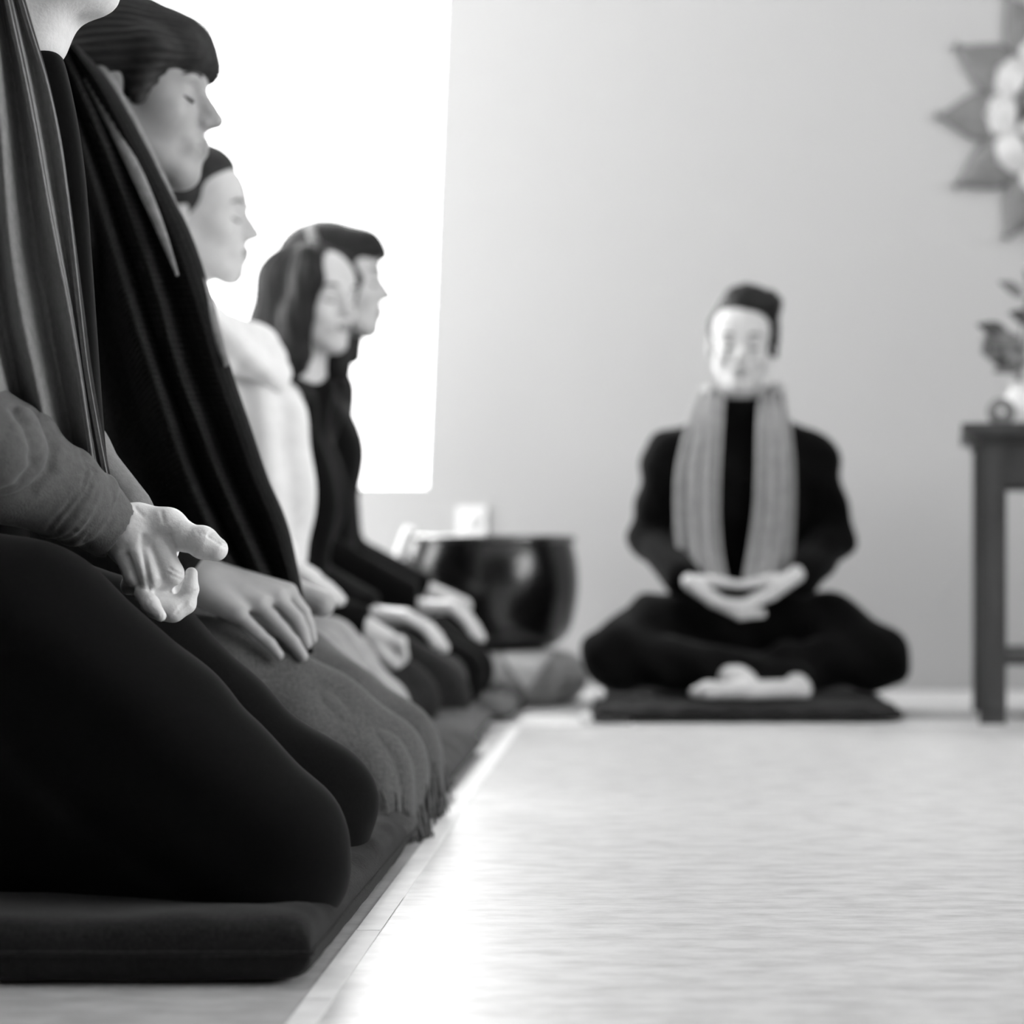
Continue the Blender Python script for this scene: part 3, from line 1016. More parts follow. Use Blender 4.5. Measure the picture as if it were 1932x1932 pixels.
# ================================================================== sitter 1, nearest, head mostly above the frame
Y1 = 1.975
h1 = Head(W(205, 18, Y1) + [-0.083, 0, 0.116], (1, 0, 0.0), (0.0, 0, 1), 1.0)
P1 = kneel_joints(Y1, h1, -0.70, 0.255, -0.325, 0.083, 0.125)
P1['el'] = {-1: W(-200, 780, 1.80), 1: np.array([-0.66, 2.16, 0.45])}
P1['wr'] = {-1: W(228, 1003, 1.925), 1: W(268, 985, 2.035)}
for s_, yy in ((-1, 1.80), (1, 2.14)):
    P1['knee'][s_] = np.array([-0.318 if s_ < 0 else -0.338, yy, 0.084 if s_ < 0 else 0.080])
    P1['sh'][s_][1] = Y1 + s_ * 0.125
mid1 = {s_: np.array([-0.43 if s_ < 0 else -0.46, (1.81 if s_ < 0 else 2.13), 0.150]) for s_ in (-1, 1)}

# body
F = Field((-0.95, 1.66, 0.02), (-0.20, 2.30, 1.14), 0.0045)
torso(F, P1, -0.02)
for s_ in (-1, 1):
    arm(F, P1, s_, -0.012)
kneel_legs(F, P1, -0.03, (0.09, 0.076, 0.068), mid1)
h1.face(F, P1['neck'], 0.052)
for s_ in (-0.018, 0.018):
    F.cone(h1.p(0.05, s_, -0.097), W(78, 66, Y1) + LO(0, s_, 0), 0.018, 0.016, 0.02)
F.cone(h1.p(-0.01, 0, -0.08), W(62, 76, Y1), 0.042, 0.03, 0.02)
Vb, Qb = F.skin(1)
mb = h1.paint(Vb, Qb)
# hands, built finer: right fist lying in the left palm, thumb forward on top
Hf = Field((-0.56, 1.83, 0.23), (-0.36, 2.10, 0.43), 0.0016)


def w1(px, py, Y=1.925):
    return W(px, py, Y)


r1 = lambda v: R(v, 1.925)
# right hand: wrist, back of hand, thumb
Hf.cone(w1(205, 985), w1(255, 1012), r1(42), r1(40), 0.012)
Hf.cone(w1(255, 1005, 1.93), w1(300, 1035, 1.94), r1(42), r1(38), 0.015)
Hf.cone(w1(245, 1030, 1.925), w1(270, 1072, 1.935), r1(38), r1(34), 0.015)
Hf.chain([w1(265, 980, 1.935), w1(318, 992, 1.925), w1(347, 1012, 1.915)], [r1(30), r1(29), r1(27)], 0.012)
Hf.chain([w1(347, 1012, 1.915), w1(384, 1024, 1.91)], [r1(26), r1(25)], 0.006)
Hf.ell(w1(381, 1022, 1.91), (r1(29), r1(28), r1(31)), 0.004)
Hf.cone(w1(388, 1027, 1.91), w1(407, 1036, 1.91), r1(28), r1(23), 0.004)
# right fingers, curled under
Hf.chain([w1(302, 1032, 1.915), w1(324, 1082, 1.905), w1(300, 1108, 1.925)], [r1(23), r1(22), r1(18)], 0.0035)
Hf.chain([w1(262, 1045, 1.905), w1(285, 1092, 1.90), w1(268, 1112, 1.93)], [r1(23), r1(21), r1(18)], 0.0035)
Hf.chain([w1(240, 1052, 1.91), w1(255, 1088, 1.905), w1(245, 1105, 1.93)], [r1(22), r1(20), r1(18)], 0.0035)
# left hand below: palm, curled finger in front with its tip up, little finger on the thigh
Hf.cone(w1(255, 1000, 2.03), w1(290, 1095, 1.985), r1(34), r1(36), 0.02)
Hf.cone(w1(290, 1095, 1.98), w1(318, 1120, 1.955), r1(32), r1(26), 0.015)
Hf.chain([w1(300, 1142, 1.915), w1(326, 1150, 1.915), w1(349, 1138, 1.92), w1(359, 1112, 1.92), w1(361, 1082, 1.92)], [r1(23), r1(23), r1(20), r1(15), r1(12)], 0.004)
Hf.cone(w1(315, 1120, 1.955), w1(300, 1142, 1.915), r1(24), r1(22), 0.01)
Hf.chain([w1(330, 1120, 1.965), w1(352, 1128, 1.945), w1(352, 1098, 1.95)], [r1(22), r1(18), r1(13)], 0.004)
Hf.chain([w1(270, 1120, 1.90), w1(284, 1140, 1.885), w1(303, 1162, 1.88)], [r1(17), r1(16), r1(11)], 0.004)
# creases and tendons
Hf.cone(w1(283, 1022, 1.888), w1(287, 1100, 1.880), r1(3.5), r1(5), 0.003, True)
Hf.cone(w1(327, 1035, 1.890), w1(338, 1060, 1.885), r1(4), r1(4), 0.003, True)
Hf.cone(w1(268, 1012, 1.893), w1(281, 1045, 1.888), r1(4), r1(4), 0.004, True)
Hf.ell(w1(330, 1112, 1.955), (r1(24), r1(20), r1(24)), 0.006)
Vh, Qh = Hf.skin(1)


def crease(V, Q, lines, Y):
    """press grooves into the near side of a surface along polylines (points, width, depth)"""
    N = normals(V, Q)
    p_ = V[:, [0, 2]]
    fade = np.clip(-N[:, 1] * 2.5 + 0.4, 0, 1)
    off = np.zeros(len(V))
    for pts, wd, dep in lines:
        d = np.full(len(V), 9.0)
        for a_, b2 in zip(pts[:-1], pts[1:]):
            a_, b2 = W(*a_, Y)[[0, 2]], W(*b2, Y)[[0, 2]]
            ab = b2 - a_
            t = np.clip(((p_ - a_) @ ab) / (ab @ ab), 0, 1)
            d = np.minimum(d, np.linalg.norm(p_ - a_ - t[:, None] * ab, axis=1))
        off += dep * np.exp(-(d / R(wd, Y)) ** 2)
    return V - N * (off * fade)[:, None]


Vh = crease(Vh, Qh, [
    ([(268, 1012), (287, 1108)], 5, 0.0040), ([(243, 1050), (262, 1102)], 4, 0.0030), ([(326, 1030), (318, 1012)], 5, 0.0025),
    ([(394, 1013), (425, 1033)], 2.0, 0.0012), ([(393, 1011), (397, 1004)], 2.0, 0.0010),
    ([(370, 998), (378, 1010)], 2.2, 0.0009), ([(377, 996), (385, 1008)], 2.2, 0.0009), ([(364, 1046), (372, 1036)], 3, 0.0012),
    ([(322, 1072), (345, 1086)], 2.2, 0.0010), ([(318, 1080), (342, 1094)], 2.2, 0.0009), ([(282, 1086), (268, 1092)], 2.2, 0.0009),
    ([(348, 1122), (368, 1114)], 2.2, 0.0010), ([(330, 1158), (346, 1138)], 2.5, 0.0010), ([(284, 1146), (296, 1136)], 2.2, 0.0010),
    ([(245, 955), (262, 972)], 3, 0.0010), ([(298, 965), (306, 985)], 4, 0.0010)], 1.90)
nn = normals(Vh, Qh)[Qh].mean(1)
up_ = unit((0.45, 0.0, 0.9))
qc = Vh[Qh].mean(1) - w1(413, 1024, 1.908)
al = unit((0.88, 0, -0.47))
mh = np.where((nn @ up_ > 0.72) & (np.abs(qc @ al) < 0.0085) & (np.abs(qc[:, 1]) < 0.0085), 3, 0).astype(np.int32)
nail_parts = []
for c, d, sx, sz in ():
    f_ = unit(d)
    u_ = unit(np.cross(f_, (0, 1, 0)) * -1)
    l_ = np.cross(u_, f_)
    U, Vv = np.meshgrid(np.linspace(-1, 1, 12), np.linspace(-1, 1, 12), indexing='ij')
    rr_ = np.clip(1 - 0.18 * Vv ** 2, 0, 1)
    pts = c + f_ * (U * sx * rr_)[..., None] + l_ * (Vv * sz)[..., None] + u_ * (0.0006 - 0.0030 * Vv ** 2 - 0.0012 * U ** 2)[..., None]
    bot = pts - u_ * 0.0016
    n_ = 12
    i, j = np.meshgrid(np.arange(n_ - 1), np.arange(n_ - 1), indexing='ij')
    q = np.stack([i * n_ + j, (i + 1) * n_ + j, (i + 1) * n_ + j + 1, i * n_ + j + 1], -1).reshape(-1, 4)
    nail_parts.append((np.concatenate([pts.reshape(-1, 3), bot.reshape(-1, 3)]), np.concatenate([q, q[:, ::-1] + n_ * n_]), 3))
p1 = person_at(Y1, -0.70, 'nearest kneeling person in an open grey robe, hands folded in the lap', [(Vb, Qb, mb), *h1.brows(), (Vh, Qh, mh)], M['skin'])

# black trousers
F = Field((-0.95, 1.66, 0.0), (-0.22, 2.34, 0.46), 0.005)
kneel_legs(F, P1, 0.0, (0.092, 0.076, 0.071), mid1)
F.chain([LO(-0.66, 1.85, 0.285), LO(-0.535, 1.82, 0.262), LO(-0.425, 1.80, 0.175), LO(-0.375, 1.80, 0.128), LO(-0.318, 1.80, 0.084)], [0.098, 0.088, 0.084, 0.080, 0.072], 0.012)
F.chain([LO(-0.66, 2.08, 0.27), LO(-0.515, 2.12, 0.232), LO(-0.44, 2.14, 0.155), LO(-0.395, 2.14, 0.108), LO(-0.338, 2.14, 0.078)], [0.095, 0.083, 0.077, 0.073, 0.071], 0.012)
F.ell(P1['pelvis'], (0.14, 0.18, 0.12), 0.04)
F.half((0, 0, 0.012), (0, 0, -1))
solid('trousers', F, M['black'], p1, 2, lambda V: 0.003 * np.sin(V[:, 0] * 40 + V[:, 2] * 55) * np.sin(V[:, 1] * 30))
# black shirt
F = Field((-0.95, 1.68, 0.22), (-0.42, 2.28, 0.90), 0.005)
torso(F, P1, -0.008)
F.cone(P1['sh'][1], P1['el'][1], 0.052, 0.046, 0.02)
F.cone(P1['neck'] + [0.01, 0, 0.0], h1.p(-0.035, 0, -0.06), 0.064, 0.062, 0.02)
Vt = h1.p(0.045, 0, -0.10)
F.half(W(108, 100, Y1) + LO(0.0, 0, 0.0), (0.75, 0, 0.66), 0.003)
solid('shirt', F, M['black'], p1, 2)
# grey sleeves, the near one pushed up into a fold above a long cuff
F = Field((-0.90, 1.66, 0.30), (-0.42, 1.99, 0.78), 0.0028)
F.cone(P1['sh'][-1] + LO(-0.02, -0.005, -0.01), W(-200, 790, 1.80), 0.056, 0.07, 0.03)
F.cone(W(-200, 800, 1.80), W(0, 866, 1.85), R(165, 1.80), R(118, 1.85), 0.03)
F.cone(W(0, 872, 1.852), W(120, 930, 1.88), R(112, 1.86), R(84, 1.88), 0.012)
F.cone(W(-180, 800, 1.76), W(-8, 844, 1.79), R(120, 1.78), R(94, 1.79), 0.0015)
F.cone(W(120, 930, 1.88), W(212, 995, 1.925), R(82, 1.88), R(60, 1.92), 0.006)


def ring_(F, c, d, rad, r, k):
    d = unit(d)
    a = unit(np.cross(d, (0, 1, 0)))
    b2 = np.cross(d, a)
    t = np.linspace(0, 2 * np.pi, 25)
    pts = [c + rad * (np.cos(x) * a + np.sin(x) * b2) for x in t]
    for q in range(24):
        F.cone(pts[q], pts[q + 1], r, r, k)


ax1 = W(212, 995, 1.925) - W(62, 898, 1.86)
ring_(F, W(118, 932, 1.88), ax1 + [0.0, 0, 0.02], R(82, 1.9), R(7, 1.9), 0.002)
ring_(F, W(133, 941, 1.884), ax1 + [0, 0, 0.02], R(78, 1.9), R(6, 1.9), 0.002)
ring_(F, W(160, 960, 1.90), ax1, R(68, 1.9), R(4, 1.9), 0.010)
F.half(W(226, 1003, 1.925), ax1 + LO(0.01, 0, 0.01), 0.004)
F.cone(W(236, 1009, 1.925), W(205, 990, 1.925), R(50, 1.92), R(48, 1.92), 0.004, True)
V, Q = F.skin(1)
V = V + normals(V, Q) * (0.0012 * np.sin(V[:, 0] * 90 - V[:, 2] * 140) * np.clip((V[:, 0] + 0.62) * 8, 0, 1))[:, None]


def poly(pts, wd, dep):
    return [(pts, wd, dep)]


V = crease(V, Q, poly([(55, 772), (84, 812), (96, 850), (92, 890), (60, 926), (0, 948), (-40, 955)], 7, 0.0055)
           + poly([(126, 846), (143, 880), (141, 915), (110, 958), (68, 1000)], 3, 0.0016)
           + poly([(139, 858), (155, 890), (150, 926), (118, 970), (78, 1010)], 3, 0.0016)
           + poly([(180, 905), (186, 940), (165, 985), (120, 1030)], 7, 0.0022)
           + poly([(20, 775), (10, 800), (-10, 812)], 5, 0.003), 1.82)
new_obj('sleeve', mesh_np('sleeve', V, Q), M['sleeve'], p1)
F = Field((-0.80, 1.95, 0.32), (-0.42, 2.30, 0.66), 0.005)
F.cone(W(20, 760, 2.12), W(140, 850, 2.09), 0.04, 0.031, 0.02)
F.cone(W(140, 850, 2.09), W(248, 962, 2.04), 0.031, 0.022, 0.02)
solid('sleeve', F, M['robe'], p1, 2)
# grey robe front hanging from the neck in long folds
rows = [-70, 60, 180, 300, 420, 540, 650, 740, 820, 915]
rail_px = {
    'far_left': ([-330, -320, -310, -300, -290, -280, -270, -250, -220, -190], 1.80),
    'left': ([-170, -150, -135, -120, -105, -90, -60, -30, 0, 20], 1.775),
    'v0': ([-75, -60, -42, -30, -20, -5, 12, 30, 48, 60], 1.835),
    'C': ([-30, -16, -5, 5, 14, 28, 52, 72, 88, 100], 1.80),
    'v1': ([-14, 8, 26, 40, 55, 72, 95, 112, 128, 142], 1.845),
    'v1b': ([-6, 18, 42, 60, 76, 98, 116, 132, 147, 160], 1.838),
    'A': ([0, 28, 54, 76, 96, 122, 142, 156, 168, 182], 1.815),
    'v2': ([10, 44, 72, 94, 112, 132, 150, 163, 176, 192], 1.845),
    'B': ([22, 60, 97, 119, 134, 148, 160, 172, 188, 206], 1.835),
    'wrap': ([22, 60, 96, 118, 133, 147, 159, 171, 187, 205], 1.865),
    'wrap2': ([-10, 25, 60, 80, 95, 110, 120, 130, 140, 160], 1.90),
}
rails = []
for nm in ('far_left', 'left', 'v0', 'C', 'v1', 'v1b', 'A', 'v2', 'B', 'wrap', 'wrap2'):
    xs, Yr = rail_px[nm]
    # the folds lie on the chest: nearer the shoulder at the top, over the lap at the bottom
    y_top = {'far_left': 420, 'left': 300, 'v0': 110, 'C': -20}.get(nm, -70)
    xs = np.interp(np.linspace(y_top, rows[-1], 10), rows, xs)
    rails.append([W(x, y, Yr + 0.01 + 0.020 * (1 - t / 9.0) + (0, 0, 0, 0, 0, 0, 0, 0.02, 0.045, 0.07)[t]) for t, (x, y) in enumerate(zip(xs, np.linspace(y_top, rows[-1], 10)))])
V, Q = sheet(rails, 110, 90, 0.004)
new_obj('robe_front', mesh_np('robe_front', V, Q), M['robe'], p1)
shp = [(96, 92), (118, 112), (142, 210), (160, 330), (172, 480), (184, 650), (194, 790), (206, 930)]
rails = []
for dx, Yr in ((-190, 1.94), (-110, 1.935), (-45, 1.945), (-12, 1.955), (0, 1.975), (-6, 1.99), (-60, 2.02)):
    rails.append([W(x + dx, y, Yr) for x, y in shp])
V, Q = sheet(rails, 50, 60, 0.004)
new_obj('shirt_front', mesh_np('shirt_front', V, Q), M['black'], p1)
F = Field((-0.98, 1.70, 0.28), (-0.50, 2.26, 0.86), 0.006)
torso(F, P1, 0.012)
for s_ in (-1, 1):
    F.cone(P1['sh'][s_], P1['el'][s_], 0.068, 0.062, 0.02)
F.half((-0.64, 0, 0), (1, 0, 0.25))
F.half(P1['neck'] + LO(0, 0, 0.02), (0, 0, 1))
solid('robe_back', F, M['robe'], p1, 2)
# dark hair
F = Field((-0.78, 1.84, 0.86), (-0.40, 2.11, 1.16), 0.005)
h1.e(F, (-0.02, 0, 0.045), (0.105, 0.085, 0.09), 0.01)
h1.e(F, (0.10, 0, -0.03), (0.085, 0.09, 0.075), 0.01, True)
F.half(h1.p(0, 0, -0.04), (0, 0, -1))
solid('hair', F, M['hair'], p1)

# ================================================================== sitter 2, ribbed dark cardigan, fringe
Y2 = 2.67
h2 = Head(W(418, 226, Y2) + [-0.1185 * .98, 0, 0.032 * .98], (1, 0, -0.03), (0, 0, 1), 0.98)
P2 = kneel_joints(Y2, h2, -0.72, 0.215, -0.335, 0.082, 0.125)
P2['el'] = {-1: np.array([-0.74, 2.46, 0.40]), 1: np.array([-0.72, 2.88, 0.40])}
P2['wr'] = {-1: W(352, 1085, 2.50), 1: np.array([-0.50, 2.76, 0.31])}
F = Field((-1.0, 2.36, 0.02), (-0.22, 2.98, 1.10), 0.0042)
torso(F, P2, -0.02)
for s_ in (-1, 1):
    arm(F, P2, s_, -0.012)
kneel_legs(F, P2, -0.022, (0.085, 0.076, 0.066))
F.cone(P2['wr'][1], P2['wr'][1] + [0.09, -0.02, -0.03], 0.026, 0.018, 0.01)
h2.face(F, P2['neck'], 0.05)
Vb, Qb = F.skin(1)
mb = h2.paint(Vb, Qb)
Hf = Field((-0.60, 2.38, 0.18), (-0.36, 2.60, 0.37), 0.002)
Hf.cone(W(330, 1075, 2.50), W(385, 1100, 2.50), 0.026, 0.025, 0.01)
kn = [(448, 1158, 2.462), (488, 1140, 2.485), (522, 1128, 2.507), (543, 1118, 2.528)]
md = [(487, 1196, 2.458), (532, 1188, 2.484), (560, 1168, 2.510), (572, 1155, 2.535)]
tp_ = [(526, 1236, 2.460), (571, 1238, 2.484), (578, 1215, 2.508), (588, 1205, 2.535)]
for i in range(4):
    K = W(*kn[i])
    Hf.cone(W(385, 1100 + 10 * (1.5 - i), 2.478 + 0.014 * i), K, 0.020, 0.0125, 0.014)
for i in range(4):
    K, m_, t_ = W(*kn[i]), W(*md[i]), W(*tp_[i])
    rr_ = (0.0078, 0.0085, 0.009, 0.0088)[i]
    Hf.chain([K, m_, m_ * 0.45 + t_ * 0.55 + [0, 0, 0.002], t_], [rr_ * 1.2, rr_, rr_ * 0.95, rr_ * 0.8], 0.0025)
Hf.chain([W(395, 1085, 2.53), W(440, 1100, 2.555), W(480, 1125, 2.56)], [0.018, 0.014, 0.011], 0.01)
Vh, Qh = Hf.skin(1)
p2 = person_at(Y2, -0.74, 'kneeling person with dark fringe in a ribbed dark cardigan, second from the camera', [(Vb, Qb, mb), *h2.brows(), (Vh, Qh, 0)], M['skin_mid'])
# dark under-garment and trousers
F = Field((-1.02, 2.36, 0.0), (-0.24, 2.98, 0.46), 0.006)
kneel_legs(F, P2, -0.012, (0.085, 0.076, 0.066))
F.half((0, 0, 0.03), (0, 0, -1))
solid('trousers', F, M['black'], p2, 2)
F = Field((-1.02, 2.36, 0.20), (-0.42, 2.98, 0.86), 0.006)
torso(F, P2, 0.0)
for s_ in (-1, 1):
    arm(F, P2, s_, 0.012, upto=0.92)
F.cone(P2['neck'], h2.p(-0.03, 0, -0.10), 0.066, 0.06, 0.02)
F.half(h2.p(0.02, 0, -0.125), (0.6, 0, 1), 0.004)
solid('cardigan_body', F, M['blackknit'], p2, 2)
# ribbed cardigan front with deep folds
rows2 = [85, 160, 320, 440, 560, 690, 800, 900, 1010, 1130]
rr2 = {
    'far': ([-60, -60, -60, -50, -40, -20, 0, 20, 60, 100], 2.44),
    'l': ([20, 30, 50, 70, 90, 120, 150, 180, 225, 280], 2.415),
    'vl': ([80, 92, 125, 150, 180, 215, 250, 285, 335, 400], 2.47),
    'G': ([98, 115, 165, 200, 236, 278, 315, 350, 398, 455], 2.43),
    'v': ([106, 128, 188, 228, 266, 306, 345, 380, 428, 485], 2.475),
    'F': ([114, 146, 212, 256, 296, 332, 372, 410, 458, 512], 2.445),
    'v2': ([122, 162, 238, 284, 324, 362, 402, 440, 486, 535], 2.485),
    'D': ([132, 184, 268, 322, 364, 402, 440, 474, 520, 565], 2.462),
    'E': ([142, 208, 296, 356, 396, 431, 468, 502, 545, 583], 2.485),
    'wr': ([141, 207, 295, 355, 395, 430, 467, 501, 544, 582], 2.53),
    'wr2': ([110, 180, 260, 320, 360, 395, 430, 465, 505, 545], 2.60),
}
rails = []
for nm in ('far', 'l', 'vl', 'G', 'v', 'F', 'v2', 'D', 'E', 'wr', 'wr2'):
    xs, Yr = rr2[nm]
    y_top = {'far': 520, 'l': 430, 'vl': 260, 'G': 130}.get(nm, 85)
    if y_top > 85:
        ys = np.linspace(y_top, rows2[-1], 10)
        xs = np.interp(ys, rows2, xs)
    else:
        ys = rows2
    rails.append([W(x, y, Yr + 0.06 * (1 - t / 9.0) ** 1.3 + (0.085 if y > 1000 else 0.045 if y > 880 else 0)) for t, (x, y) in enumerate(zip(xs, ys))])
rails[7][-1] = W(578, 1215, 2.555)
rails[8][-1] = W(590, 1230, 2.56)
rails[9][-1] = W(589, 1229, 2.58)
rails[10][-1] = W(570, 1200, 2.61)
V, Q = sheet(rails, 150, 620, 0.005, lambda U, V_: 0.0007 * np.clip((0.74 - U) * 12, 0, 1) * np.sin(V_ * 2 * np.pi * 96) + 0.0004 * np.sin(U * 2 * np.pi * 30))
new_obj('cardigan_front', mesh_np('cardigan_front', V, Q), M['blackknit'], p2)
# rolled grey collar along the opening
cp = [(158, 92), (196, 142), (226, 195), (262, 268), (298, 345), (338, 440), (372, 530), (402, 612), (428, 690)]
V, Q = tube([W(x, y, 2.60 - 0.014 * i) for i, (x, y) in enumerate(cp)], [R(v, 2.5) for v in (10, 13, 15, 17, 19, 18, 15, 12, 5)], 16, 90, 0.8)
new_obj('collar_roll', mesh_np('collar_roll', V, Q), M['trim'], p2)
cp = [(128, 88), (160, 140), (198, 210), (232, 275), (266, 345), (302, 430), (335, 520)]
V, Q = tube([W(x, y, 2.555 - 0.014 * i) for i, (x, y) in enumerate(cp)], [R(v, 2.5) for v in (5, 7, 9, 11, 12, 9, 3)], 14, 70, 0.8)
new_obj('collar_roll', mesh_np('collar_roll', V, Q), M['trim'], p2)
# hair: cap, fringe, side lock, knot at the back
F = Field((-0.86, 2.52, 0.84), (-0.48, 2.82, 1.12), 0.0032)
h2.e(F, (-0.018, 0, 0.042), (0.106, 0.086, 0.090), 0.01)
h2.e(F, (0.108, 0, -0.052), (0.066, 0.12, 0.092), 0.012, True)
h2.e(F, (0.058, 0, 0.060), (0.050, 0.066, 0.045), 0.02)
h2.cn(F, (0.088, -0.042, 0.046), (0.088, 0.042, 0.046), 0.016, 0.016, 0.02)
for y in (-1, 1):
    h2.cn(F, (0.045, y * 0.070, 0.045), (0.028, y * 0.077, -0.018), 0.018, 0.010, 0.02)
    h2.cn(F, (0.045, y * 0.068, 0.045), (0.085, y * 0.04, 0.046), 0.018, 0.014, 0.02)
    h2.cn(F, (0.03, y * 0.07, 0.05), (-0.06, y * 0.066, 0.02), 0.02, 0.024, 0.02)
h2.e(F, (-0.115, 0, 0.0), (0.05, 0.06, 0.05), 0.015)
h2.e(F, (0.0, -0.088, -0.012), (0.016, 0.012, 0.024), 0.008, True)
solid('hair', F, M['hair2'], p2, 1, lambda V: 0.0012 * np.sin(np.arctan2(V[:, 2] - h2.c[2] - .04, V[:, 1] - h2.c[1]) * 46 + V[:, 0] * 30))

# grey wool blanket over the knees, fringed at the hem
lb_base = np.array([-0.40, 2.62, 0.06])
F = Field((-0.66, 2.36, 0.0), (-0.21, 2.92, 0.42), 0.004)
for s_, yy in ((-1, 2.525), (1, 2.76)):
    F.chain([LO(-0.62, yy, 0.195), LO(-0.48, yy, 0.175), LO(-0.405, yy, 0.125), LO(-0.335, yy, 0.082)], [0.09, 0.084, 0.080, 0.072], 0.03)
    F.cone(LO(-0.335, yy, 0.08), LO(-0.325, yy, 0.02), 0.072, 0.07, 0.03)
F.cone(LO(-0.60, 2.52, 0.17), LO(-0.60, 2.77, 0.17), 0.08, 0.08, 0.05)
F.cone(LO(-0.40, 2.52, 0.10), LO(-0.40, 2.77, 0.10), 0.07, 0.07, 0.05)
F.half((0, 0, 0.05), (0.25, 0, -1), 0.004)
F.half((-0.62, 0, 0), (-1, 0, 0))
shell(F, 0.009)
F.half((0, 0, 0.052), (0.25, 0, -1), 0.002)
F.half((-0.60, 0, 0), (-1, 0, 0), 0.002)
V, Q = F.skin(2)
fold = lambda V: 0.006 * np.sin(V[:, 1] * 62 + V[:, 2] * 14) * np.clip((V[:, 0] + 0.50) * 5, 0, 1) + 0.0015 * np.sin(V[:, 0] * 70 + V[:, 1] * 40)
V = V + normals(V, Q) * fold(V)[:, None]
bl = tag(new_obj('lap_blanket', mesh_np('lap_blanket', V - lb_base, Q), M['blanket']), 'grey wool lap blanket with fringe over the cardigan wearer\'s knees', 'blanket')
bl.location = lb_base
bpy.context.view_layer.update()
parts = []
low = V[(V[:, 2] < 0.075) & (V[:, 0] > -0.36)]
sel = low[rng.permutation(len(low))[:260]]
for v in sel:
    d_ = LO(rng.uniform(0.0, 0.012), rng.uniform(-.006, .006), 0)
    parts.append((*tube([v + [0, 0, 0.006], v + d_ * 0.6 - [0, 0, 0.018], v + d_ - [0, 0, min(v[2] - 0.006, 0.042)]], 0.0012, 4, 6), 0))
if parts:
    V, Q, mi = join_np(parts)
    tag(new_obj('fringe', mesh_np('fringe', V, Q), M['blanket'], bl), kind='stuff')

# ================================================================== sitter 3, pale top, hair drawn back
Y3 = 3.43
h3 = Head(W(490, 441, Y3) + [-0.1195 * .92, 0, 0.031 * .92], (1, 0, -0.02), (0, 0, 1), 0.92)
P3 = kneel_joints(Y3, h3, -0.80, 0.24, -0.455, 0.085, 0.115, chest_dx=0.02)
P3['el'] = {-1: np.array([-0.76, 3.22, 0.40]), 1: np.array([-0.76, 3.64, 0.40])}
P3['wr'] = {-1: W(548, 1068, 3.30), 1: np.array([-0.62, 3.50, 0.29])}
F = Field((-1.06, 3.14, 0.02), (-0.30, 3.72, 1.06), 0.0045)
torso(F, P3, -0.02)
for s_ in (-1, 1):
    arm(F, P3, s_, -0.012)
kneel_legs(F, P3, -0.012)
F.cone(P3['wr'][1], P3['wr'][1] + [0.08, -0.05, -0.03], 0.024, 0.018, 0.01)
h3.face(F, P3['neck'], 0.05)
Vb, Qb = F.skin(1)
mb = h3.paint(Vb, Qb)
Hf = Field((-0.62, 3.20, 0.22), (-0.42, 3.42, 0.40), 0.0025)
hand4(Hf, P3['wr'][-1], W(588, 1092, 3.30), W(615, 1112, 3.295), W(640, 1136, 3.29), (0, 0.055, 0.006), 0.0085)
Vh, Qh = Hf.skin(1)
p3 = person_at(Y3, -0.80, 'kneeling person in a pale cowl-necked top, third from the camera', [(Vb, Qb, mb), *h3.brows(), (Vh, Qh, 0)], M['skin_pale'])
F = Field((-1.06, 3.12, 0.0), (-0.28, 3.74, 0.44), 0.006)
mid3 = {s_: np.array([-0.53, Y3 + s_ * 0.115, 0.15]) for s_ in (-1, 1)}
kneel_legs(F, P3, 0.0, (0.095, 0.082, 0.068), mid3)
F.half((0, 0, 0.03), (0, 0, -1))
solid('tunic_skirt', F, M['palegrey'], p3, 2, lambda V: 0.006 * np.sin(V[:, 1] * 70 + V[:, 0] * 25) + 0.003 * np.sin(V[:, 1] * 33 - V[:, 0] * 60))
F = Field((-1.06, 3.10, 0.20), (-0.48, 3.76, 0.84), 0.005)
torso(F, P3, 0.006)
F.chain([h3.p(0.0, 0, -0.20), W(500, 800, Y3), W(512, 920, Y3), W(500, 1050, Y3)], [0.07, 0.055, 0.060, 0.065], 0.05)
for s_ in (-1, 1):
    arm(F, P3, s_, 0.016, upto=0.9)
F.half(P3['neck'] + LO(0.02, 0, 0.055), (0.5, 0, 1), 0.004)
solid('pale_top', F, M['cream'], p3, 2, lambda V: 0.006 * np.sin(V[:, 0] * 90 + V[:, 1] * 30 + V[:, 2] * 8))
F = Field((-0.92, 3.24, 0.58), (-0.52, 3.62, 0.86), 0.005)
for i in range(3):
    c = W(446 + 10 * i, 612 + 30 * i, Y3)
    a = np.linspace(0, 2 * np.pi, 21)
    pts = [c + LO(-0.045, 0, 0) + LO(0.080 * np.cos(x) * (1 + .1 * i), 0.095 * np.sin(x), -0.035 * np.cos(x)) for x in a]
    for q in range(20):
        F.cone(pts[q], pts[q + 1], 0.027 - .002 * i, 0.027 - .002 * i, 0.012)
solid('cowl', F, M['cream'], p3, 2, lambda V: 0.006 * np.sin(V[:, 0] * 70 + V[:, 2] * 80 + V[:, 1] * 20))
F = Field((-0.90, 3.28, 0.80), (-0.58, 3.58, 1.06), 0.004)
h3.e(F, (-0.022, 0, 0.042), (0.098, 0.083, 0.086), 0.01)
h3.e(F, (0.016, 0, 0.076), (0.062, 0.070, 0.054), 0.015)
F.half(h3.p(0.070, 0, 0.066), h3.f * 0.88 - h3.u * 0.47, 0.012)
h3.e(F, (-0.112, 0, 0.0), (0.04, 0.05, 0.045), 0.015)
for y in (-1, 1):
    h3.cn(F, (0.0, y * 0.074, 0.03), (-0.035, y * 0.074, -0.03), 0.014, 0.016, 0.02)
    h3.e(F, (-0.005, y * 0.09, -0.01), (0.014, 0.012, 0.024), 0.006, True)
solid('hair', F, M['hair2'], p3, 1)

